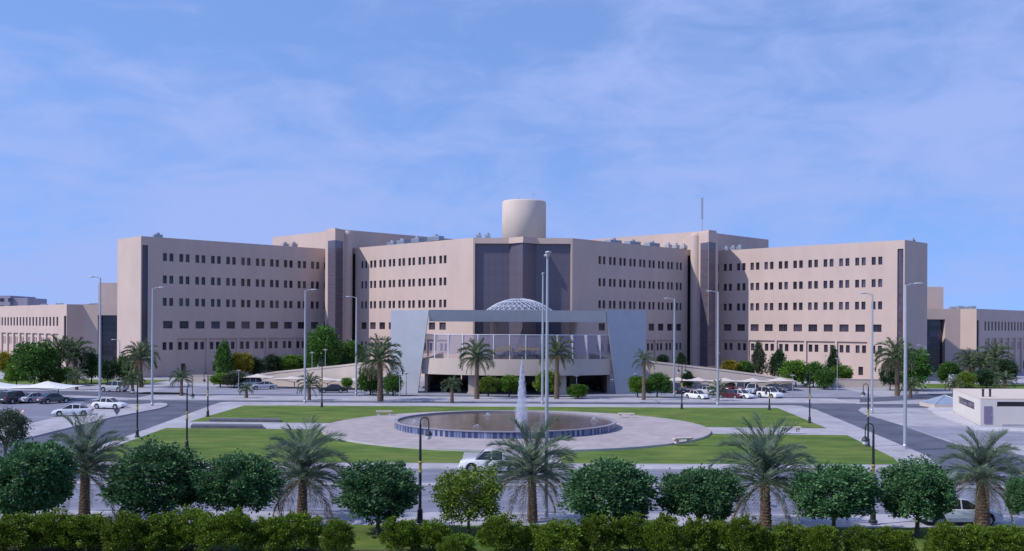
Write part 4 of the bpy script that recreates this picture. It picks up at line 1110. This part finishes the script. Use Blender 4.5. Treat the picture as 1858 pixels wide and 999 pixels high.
# ---- front row of round trees
FIC = [crown_mesh(11 + i, 1, 1, 340 + 20 * (i % 3), 56, 0.100, L_FICUS, 0.14 + 0.012 * (i % 3), 2.1 + 0.15 * (i % 4), inner=0.55, under=-0.9 + 0.08 * (i % 3)) for i in range(6)]
CIT = crown_mesh(31, 1, 1, 300, 36, 0.095, L_CITRUS, 0.17, 2.3, inner=0.45, under=-0.8)
g_ = 'round clipped trees along the front road'
for i, (px, base, top, bot, w_, lab) in enumerate([
    (48, 968, 795, 950, 165, 'dark round tree behind the leftmost front palm'),
    (282, 966, 808, 940, 178, 'big round tree right of the left front palm'),
    (432, 966, 820, 942, 140, 'smaller round tree touching the big one, left of second palm'),
    (685, 968, 836, 946, 155, 'round tree with bare trunk left of the near ornate lamp'),
    (1108, 970, 834, 958, 178, 'big round tree right of the centre palm'),
    (1268, 970, 842, 954, 140, 'round tree left of the fourth front palm'),
    (1512, 972, 838, 950, 170, 'dark round tree left of the near right ornate lamp'),
    (1664, 972, 836, 948, 146, 'round tree right of the near right ornate lamp, before pale blue car'),
    (1872, 972, 862, 940, 80, 'round tree cut by the right picture edge'),
]):
    tree('round_tree', px, base, top, bot, w_, FIC[i % 6], None, lab, 'tree', g_, z=0.1, trunk_r=0.12)
tree('citrus_tree', 850, 968, 850, 950, 116, CIT, None, 'small light green tree with forked trunk beside the near ornate lamp', 'tree', None, z=0.1, trunk_r=0.09)

# ---- hedge bushes at the bottom
HED = [crown_mesh(51 + i, 1, 1, 190, 60, 0.115, L_HEDGE, 0.17, 2.8, inner=0.5, under=-0.7, up=0.9) for i in range(4)]
hb = [(28, 932, 110), (92, 926, 80), (160, 934, 100), (228, 930, 84), (290, 936, 90), (352, 934, 78), (412, 934, 90), (486, 938, 70), (540, 936, 84), (612, 940, 54), (728, 946, 62), (784, 944, 70), (905, 942, 74), (966, 950, 50), (1018, 946, 84),
      (1084, 942, 76), (1146, 944, 66), (1205, 944, 66), (1262, 948, 56), (1302, 946, 60), (1345, 948, 62), (1436, 950, 64), (1492, 950, 60), (1564, 956, 56), (1624, 958, 62), (1716, 948, 62), (1764, 950, 56), (1826, 950, 72), (830, 975, 60), (1390, 956, 58)]
for i, (px, top, w_) in enumerate(sorted(hb)):
    y = 49.3 + (i % 3) * 0.45 - (1.0 if top > 970 else 0); x = WX(px, y, 970)
    zt = WZ(px, top, y); rx = w_ / 2 / F * y
    nth = ['1st', '2nd', '3rd'][i] if i < 3 else '%dth' % (i + 1)
    if i in (20, 21, 22): nth = ['21st', '22nd', '23rd'][i - 20]
    t = thing('hedge_bush', '%s clump from the left in the yellow green hedge along the bottom edge' % nth, 'hedge bush', (x, y, 0.1), R.random() * 6.28, 'hedge clumps along the bottom')
    hv = R.uniform(0.86, 1.06); o = link('foliage', HED[i % 4], t, (0, 0, zt / 2 * hv)); o.scale = (rx / 1.10, rx / 1.10, zt / 2 / 1.18 * hv)
    b = MB()
    for k in range(5):
        a = k * 1.3 + i; b.tube([(0.05 * math.cos(a), 0.05 * math.sin(a), -0.02), (rx * 0.5 * math.cos(a), rx * 0.5 * math.sin(a), zt * 0.7)], [0.025, 0.01], 5)
    b.build('stems', M_BARK, t)

# ---- palms
def frond_mesh(seed, a0, a1, m, length=1.0, npair=46, leaf=0.185, width=0.011, vee=0.55, curl=1.6, name='frond'):
    """unit frond in the xz plane: starts at elevation a0 and bends to a1 at the tip"""
    g = np.random.default_rng(seed); n = 22
    t = np.linspace(0, 1, n); el = np.radians(a0 + (a1 - a0) * t ** curl)
    pts = np.zeros((n, 3)); st = length / (n - 1)
    side = g.normal() * 0.08
    for i in range(1, n):
        pts[i] = pts[i - 1] + st * np.array([math.cos(el[i]), side * t[i], math.sin(el[i])])
    Vs, Fs = [], []
    # rachis as a thin flat three-sided strip
    w = 0.012 * (1 - 0.85 * t)
    nv = np.stack([-np.sin(el), np.zeros(n), np.cos(el)], 1)
    A = pts + np.array([0, 1, 0]) * w[:, None]; B = pts - np.array([0, 1, 0]) * w[:, None]; Cc_ = pts - nv * w[:, None] * 1.2
    V = np.concatenate([A, B, Cc_]); f = []
    for i in range(n - 1):
        for p, q in ((0, n), (n, 2 * n), (2 * n, 0)):
            f += [(p + i, q + i, q + i + 1), (p + i, q + i + 1, p + i + 1)]
    Vs.append(V); Fs.append(np.array(f))
    tt = np.linspace(0.16, 1.0, npair)
    px_ = np.stack([np.interp(tt, t, pts[:, k]) for k in range(3)], 1); e = np.interp(tt, t, el)
    dirv = np.stack([np.cos(e), np.zeros(npair), np.sin(e)], 1); nrm = np.stack([-np.sin(e), np.zeros(npair), np.cos(e)], 1)
    for s in (-1, 1):
        jit = g.normal(size=(npair, 3)) * 0.17
        D = unit(dirv * (0.55 + 0.6 * tt[:, None]) + np.array([0, s, 0]) * 0.85 + nrm * vee * (0.4 + 0.9 * g.random((npair, 1))) * 0.8 + jit - np.array([0, 0, 0.10]))
        prof = leaf * (0.55 + 0.9 * np.sin(np.clip(tt * 2.6, 0, math.pi))) * (0.85 + 0.3 * g.random(npair)) * np.where(tt > 0.9, 0.75, 1)
        Nn = unit(np.cross(D, unit(np.cross(dirv, D) + 1e-6)))
        V, Fc = leaves(px_, D, Nn, prof, np.full(npair, width))
        Fs.append(Fc + sum(len(q) for q in Vs)); Vs.append(V)
    return np_mesh(name, np.concatenate(Vs), np.concatenate(Fs), m)
FR = {}
for key, m in (('near', L_PALM), ('far', L_PALMG)):
    wd_ = 0.0050 if key == 'near' else 0.013; npr = 56 if key == 'near' else 28
    FR[key] = [[frond_mesh(100 + 7 * i + j, *ab, m, npair=npr, width=wd_) for j in range(3)] for i, ab in enumerate([(86, 40), (74, -12), (58, -48), (38, -70), (12, -84)])]
    FR[key + 'dry'] = [frond_mesh(200 + j, *ab, L_DRY, npair=npr - 8, width=wd_, vee=0.1, leaf=0.13) for j, ab in enumerate([(-8, -82), (-35, -86), (5, -75)])]
def palm_trunk(h, r, seed, taper=0.85, near=True):
    g = random.Random(seed); b = MB(); nseg = max(5, int(h / (0.17 if near else 0.4)))
    prof = []
    lx, ly = g.uniform(-.06, .06) * h * 0.4, g.uniform(-.06, .06) * h * 0.4
    nn = 11; vs_, fs = [], []
    for i in range(nseg + 1):
        t = i / nseg; rr = r * (1.12 - (1.12 - taper) * min(1, t * 1.5))
        if t > 0.82: rr *= 1 + 0.25 * (t - 0.82) / 0.18
        for (dz, q) in ((0, 1.0), (0.75, 1.13), (0.8, 0.97)):
            if i == nseg and dz: break
            prof.append((rr * q, (i + dz) * h / nseg, t))
    for j, (rr, z, t) in enumerate(prof):
        for k in range(nn):
            a = 6.283 * (k + (0.5 if (j // 3) % 2 else 0)) / nn; q = rr * (1 + 0.06 * ((k + j // 3) % 2))
            vs_.append((lx * t * t + q * math.cos(a), ly * t * t + q * math.sin(a), z - 0.05))
    for j in range(len(prof) - 1):
        for k in range(nn): fs.append((j * nn + k, j * nn + (k + 1) % nn, (j + 1) * nn + (k + 1) % nn, (j + 1) * nn + k))
    fs.append(tuple((len(prof) - 1) * nn + k for k in range(nn)))
    b.add(vs_, fs); return b.mesh('trunk', M_PALMBARK), (lx, ly)
def palm(px, py_base, py_heart, py_top, key, lab, grp, z=0.0, r=0.32, nf=44, dry=8, spread=1.0, Ydeep=None):
    x, y = G(px, py_base, z) if Ydeep is None else (WX(px, Ydeep, py_base), Ydeep)
    hgt = WZ(px, py_heart, y) - z; fl = (WZ(px, py_top, y) - WZ(px, py_heart, y)) * 1.03
    g = random.Random(int(px * 13 + py_base))
    t = thing('date_palm' if key == 'near' else 'palm_tree', lab, 'palm', (x, y, z), 0, grp)
    me_, (lx, ly) = palm_trunk(hgt, r, px, near=(key == 'near')); link('trunk', me_, t)
    ga = 2.39996
    for i in range(nf):
        q = (i + 0.5) / nf; ring = min(4, int(q ** 0.85 * 5))
        me_ = FR[key][ring][g.randrange(3)]
        sc_ = fl * (0.92 + 0.22 * g.random()) * (0.92 if ring == 0 else 1.0) * (spread if ring > 0 else 1)
        o = link('frond', me_, t, (lx, ly, hgt - 0.02 - 0.22 * q * r / 0.32), i * ga + g.uniform(-.25, .25), sc_)
        o.rotation_euler = (g.uniform(-.10, .10), g.uniform(-.09, .09), o.rotation_euler[2])
    for i in range(dry):
        o = link('dry_frond', FR[key + 'dry'][g.randrange(3)], t, (lx, ly, hgt - 0.15 - 0.12 * g.random()), i * 6.283 / dry + g.uniform(-.4, .4), fl * g.uniform(0.65, 0.95))
g_ = 'date palms along the front road'
for a in [(153, 938, 848, 750, 'feathery date palm at left front before the white sedans', 0.28),
          (548, 940, 858, 756, 'feathery date palm second from left in the front row', 0.28),
          (966, 944, 858, 757, 'feathery date palm in front of the fountain jet', 0.26),
          (1389, 952, 868, 754, 'feathery date palm fourth from left in the front row', 0.29),
          (1782, 952, 862, 772, 'feathery date palm at right front with thick brown trunk', 0.36)]:
    palm(*a[:4], 'near', a[4], g_, 0.1, a[5], nf=46, dry=14, spread=0.9)
tree('broadleaf_tree', 10, 868, 742, 815, 74, crown_mesh(63, 1, 1, 190, 40, 0.10, leaf_mat('olive_leaf', (0.05, 0.085, 0.05), (0.13, 0.18, 0.10)), 0.2, 2.0, inner=0.4, under=-0.8), None, 'grey green leafy tree cut by left picture edge beyond dark round tree', 'tree', None)
g_ = 'palms around the hospital'
for a in [(690, 727, 652, 606, 'stout palm with hanging dry skirt left of portal', 0.42, 34, 22),
          (865, 724, 648, 612, 'palm in front of terrace left of fountain jet', 0.36, 34, 16),
          (1010, 724, 642, 608, 'palm with brown skirt in front of terrace right of poles', 0.34, 30, 20),
          (1168, 726, 655, 632, 'thin scraggly palm in front of right portal panel', 0.26, 20, 14),
          (255, 702, 650, 614, 'tall palm in front of left wing end', 0.4, 36, 10),
          (107, 696, 642, 606, 'left one of two palms beside left annex', 0.38, 34, 12),
          (137, 696, 646, 608, 'right one of two palms beside left annex', 0.38, 34, 12),
          (1628, 717, 650, 610, 'tall palm with brown skirt at right wing end', 0.36, 34, 20),
          (1758, 700, 660, 630, 'left palm of the trio before right annex', 0.36, 32, 10),
          (1783, 700, 664, 636, 'middle palm of the trio before right annex', 0.36, 32, 10),
          (1806, 696, 652, 616, 'tallest palm of the trio before right annex', 0.38, 34, 10)]:
    palm(*a[:4], 'far', a[4], g_, 0.05, a[5], nf=a[6], dry=a[7])
g_ = 'young palms on the kerbs'
for a in [(329, 718, 688, 664, 'young palm on far road kerb below left wing'), (240, 713, 690, 666, 'young palm beside tall palm at left'),
          (447, 722, 706, 690, 'smallest young palm before the left carport'), (561, 726, 698, 672, 'bushy young palm behind street lamp at left carport'),
          (820, 730, 700, 680, 'bright young palm at left of terrace column'), (1302, 727, 708, 686, 'young palm among cars in the right car park'),
          (1652, 721, 702, 682, 'young palm at foot of tall palm at right'), (1731, 714, 698, 680, 'young palm near the white notice board'),
          (1823, 714, 692, 670, 'bright young palm behind the guard building'), (139, 706, 686, 664, 'young palm before the two tall palms at left')]:
    palm(*a[:4], 'far', a[4], g_, 0.08, 0.24, nf=26, dry=3)

# ---- trees and shrubs near the hospital
UT = {k: crown_mesh(70 + i, 1, 1, 170, 34, 0.16, m, 0.24, 2.15, inner=0.45, under=-0.85) for i, (k, m) in enumerate((('tree', L_TREE), ('dark', L_DARK), ('bright', L_BRIGHT), ('yellow', L_YELLOW), ('grey', L_GREY), ('citrus', L_CITRUS)))}
UC = {k: crown_mesh(90 + i, 1, 1, 150, 26, 0.16, m, 0.24, 2.0, inner=0.3, under=-0.95, cone=0.85) for i, (k, m) in enumerate((('dark', L_DARK), ('grey', L_GREY), ('tree', L_TREE)))}
UH = crown_mesh(99, 1, 1, 260, 26, 0.11, L_BRIGHT, 0.16, 4.0, inner=0.7, under=-0.85)
g_ = 'trees and shrubs around the hospital'
for nm_, px, base, top, bot, w_, ms, lab, Yd in [
    ('broadleaf_tree', 62, 700, 626, 688, 70, UT['tree'], 'wide green tree in front of left annex windows', None),
    ('broadleaf_tree', 10, 690, 640, 676, 30, UT['yellow'], 'olive brown tree at the left picture edge by annex', None),
    ('shrub', 30, 700, 660, 694, 34, UT['bright'], 'light green shrub left of the clipped hedge', None),
    ('clipped_shrub', 94, 699, 670, 694, 40, UH, 'bright clipped hedge ball below two palms at left', None),
    ('broadleaf_tree', 166, 696, 642, 686, 34, UT['dark'], 'dark tree left of the dark glass recess of left annex', None),
    ('shrub', 195, 698, 655, 690, 34, UT['dark'], 'dark bush before the dark glass of left annex', None),
    ('shrub', 230, 697, 648, 690, 40, UT['tree'], 'green bush between annex glass and left wing corner', None),
    ('shrub', 120, 700, 668, 694, 40, UT['tree'], 'green bush filling the foot of two left palms', None),
    ('cypress_tree', 405, 694, 622, 686, 36, UC['tree'], 'upright green tree before left wing right of low wall', None),
    ('flowering_tree', 437, 693, 641, 676, 36, UT['yellow'], 'yellow flowering tree before left wing', None),
    ('shrub', 400, 702, 678, 698, 34, UT['bright'], 'small pale bush at left end of left carport', None),
    ('shrub', 425, 703, 676, 700, 40, UT['grey'], 'greyish bush with dry stems beside left carport end', None),
    ('broadleaf_tree', 462, 692, 650, 680, 36, UT['dark'], 'dark green tree right of the yellow flowering tree', None),
    ('broadleaf_tree', 495, 690, 645, 676, 34, UT['dark'], 'blackish round tree before left wing middle', None),
    ('shrub', 530, 689, 646, 676, 58, UT['bright'], 'long bright green bush above left ramp wall', None),
    ('broadleaf_tree', 586, 690, 598, 668, 58, UT['tree'], 'tallest leafy green tree before the left stair tower', None),
    ('broadleaf_tree', 636, 686, 622, 668, 52, UT['tree'], 'green tree right of left stair tower base', None),
    ('broadleaf_tree', 610, 688, 630, 672, 40, UT['dark'], 'dark tree between two green trees at left tower', None),
    ('clipped_tree', 672, 716, 671, 710, 40, UT['tree'], 'round clipped green tree left of the stout palm', None),
    ('clipped_tree', 713, 718, 681, 712, 32, UT['tree'], 'round clipped green tree right of the stout palm', None),
    ('citrus_tree', 630, 712, 686, 702, 18, UT['bright'], 'tiny green tree against left ramp wall', None),
    ('citrus_tree', 886, 720, 684, 712, 34, UT['citrus'], 'small yellow green tree between terrace palm and jet', None),
    ('citrus_tree', 924, 720, 682, 712, 32, UT['bright'], 'small bright tree left of the fountain jet', None),
    ('citrus_tree', 992, 720, 674, 712, 40, UT['citrus'], 'small yellow green tree behind the grey poles', None),
    ('shrub', 1048, 724, 698, 721, 34, UT['bright'], 'low shrub under right terrace beside garden lamp', None),
    ('clipped_tree', 1157, 722, 684, 714, 30, UT['bright'], 'bright clipped tree left of the thin scraggly palm', None),
    ('clipped_tree', 1192, 722, 679, 712, 42, UT['tree'], 'round clipped tree right of the thin scraggly palm', None),
    ('clipped_tree', 1247, 712, 675, 702, 20, UT['dark'], 'dark ball tree poking above the right carport', 186),
    ('shrub', 1202, 690, 644, 662, 20, UT['dark'], 'dark bush peeping over right ramp wall top', 200),
    ('shrub', 1236, 690, 640, 668, 22, UC['dark'], 'dark conifer behind right ramp wall', 200),
    ('flowering_tree', 1326, 690, 654, 676, 34, UT['yellow'], 'yellow flowering bush behind right ramp wall', 196),
    ('shrub', 1350, 692, 656, 678, 30, UT['tree'], 'green bush right of the yellow flowering bush', 196),
    ('conifer_tree', 1376, 694, 624, 682, 30, UC['grey'], 'grey green conifer before right wing', 197),
    ('conifer_tree', 1412, 695, 636, 684, 40, UC['dark'], 'leaning dark conifer before right wing', 197),
    ('shrub', 1444, 702, 656, 696, 46, UT['bright'], 'large bright green bush at right end of right carport', None),
    ('shrub', 1476, 703, 660, 698, 44, UT['tree'], 'green bush in the right wing planting', None),
    ('conifer_tree', 1512, 698, 632, 690, 26, UC['dark'], 'slim dark conifer before right wing windows', None),
    ('shrub', 1528, 700, 664, 692, 34, UT['bright'], 'pale green bush right of the slim conifer', None),
    ('shrub', 1495, 706, 672, 702, 34, UT['tree'], 'dark green bush behind the pale low wall', None),
    ('broadleaf_tree', 1650, 708, 638, 698, 66, UT['tree'], 'broad green tree behind tall palm at right wing end', None),
    ('broadleaf_tree', 1615, 708, 658, 700, 34, UT['dark'], 'dark green tree left of tall palm at right', None),
    ('shrub', 1722, 702, 659, 692, 36, UT['tree'], 'round green bush before right annex dark glass', None),
    ('shrub', 1752, 704, 676, 700, 30, UT['citrus'], 'yellowish bush under the palm trio', None),
    ('broadleaf_tree', 1826, 700, 654, 690, 34, UT['dark'], 'dark tree right of the palm trio', None),
    ('shrub', 1790, 704, 672, 700, 40, UT['dark'], 'dark bush filling the foot of the palm trio', None),
]:
    tree(nm_, px, base, top, bot, w_, ms, None, lab, 'shrub' if 'shrub' in nm_ else 'tree', g_, trunk_r=0.12, Ydeep=Yd)
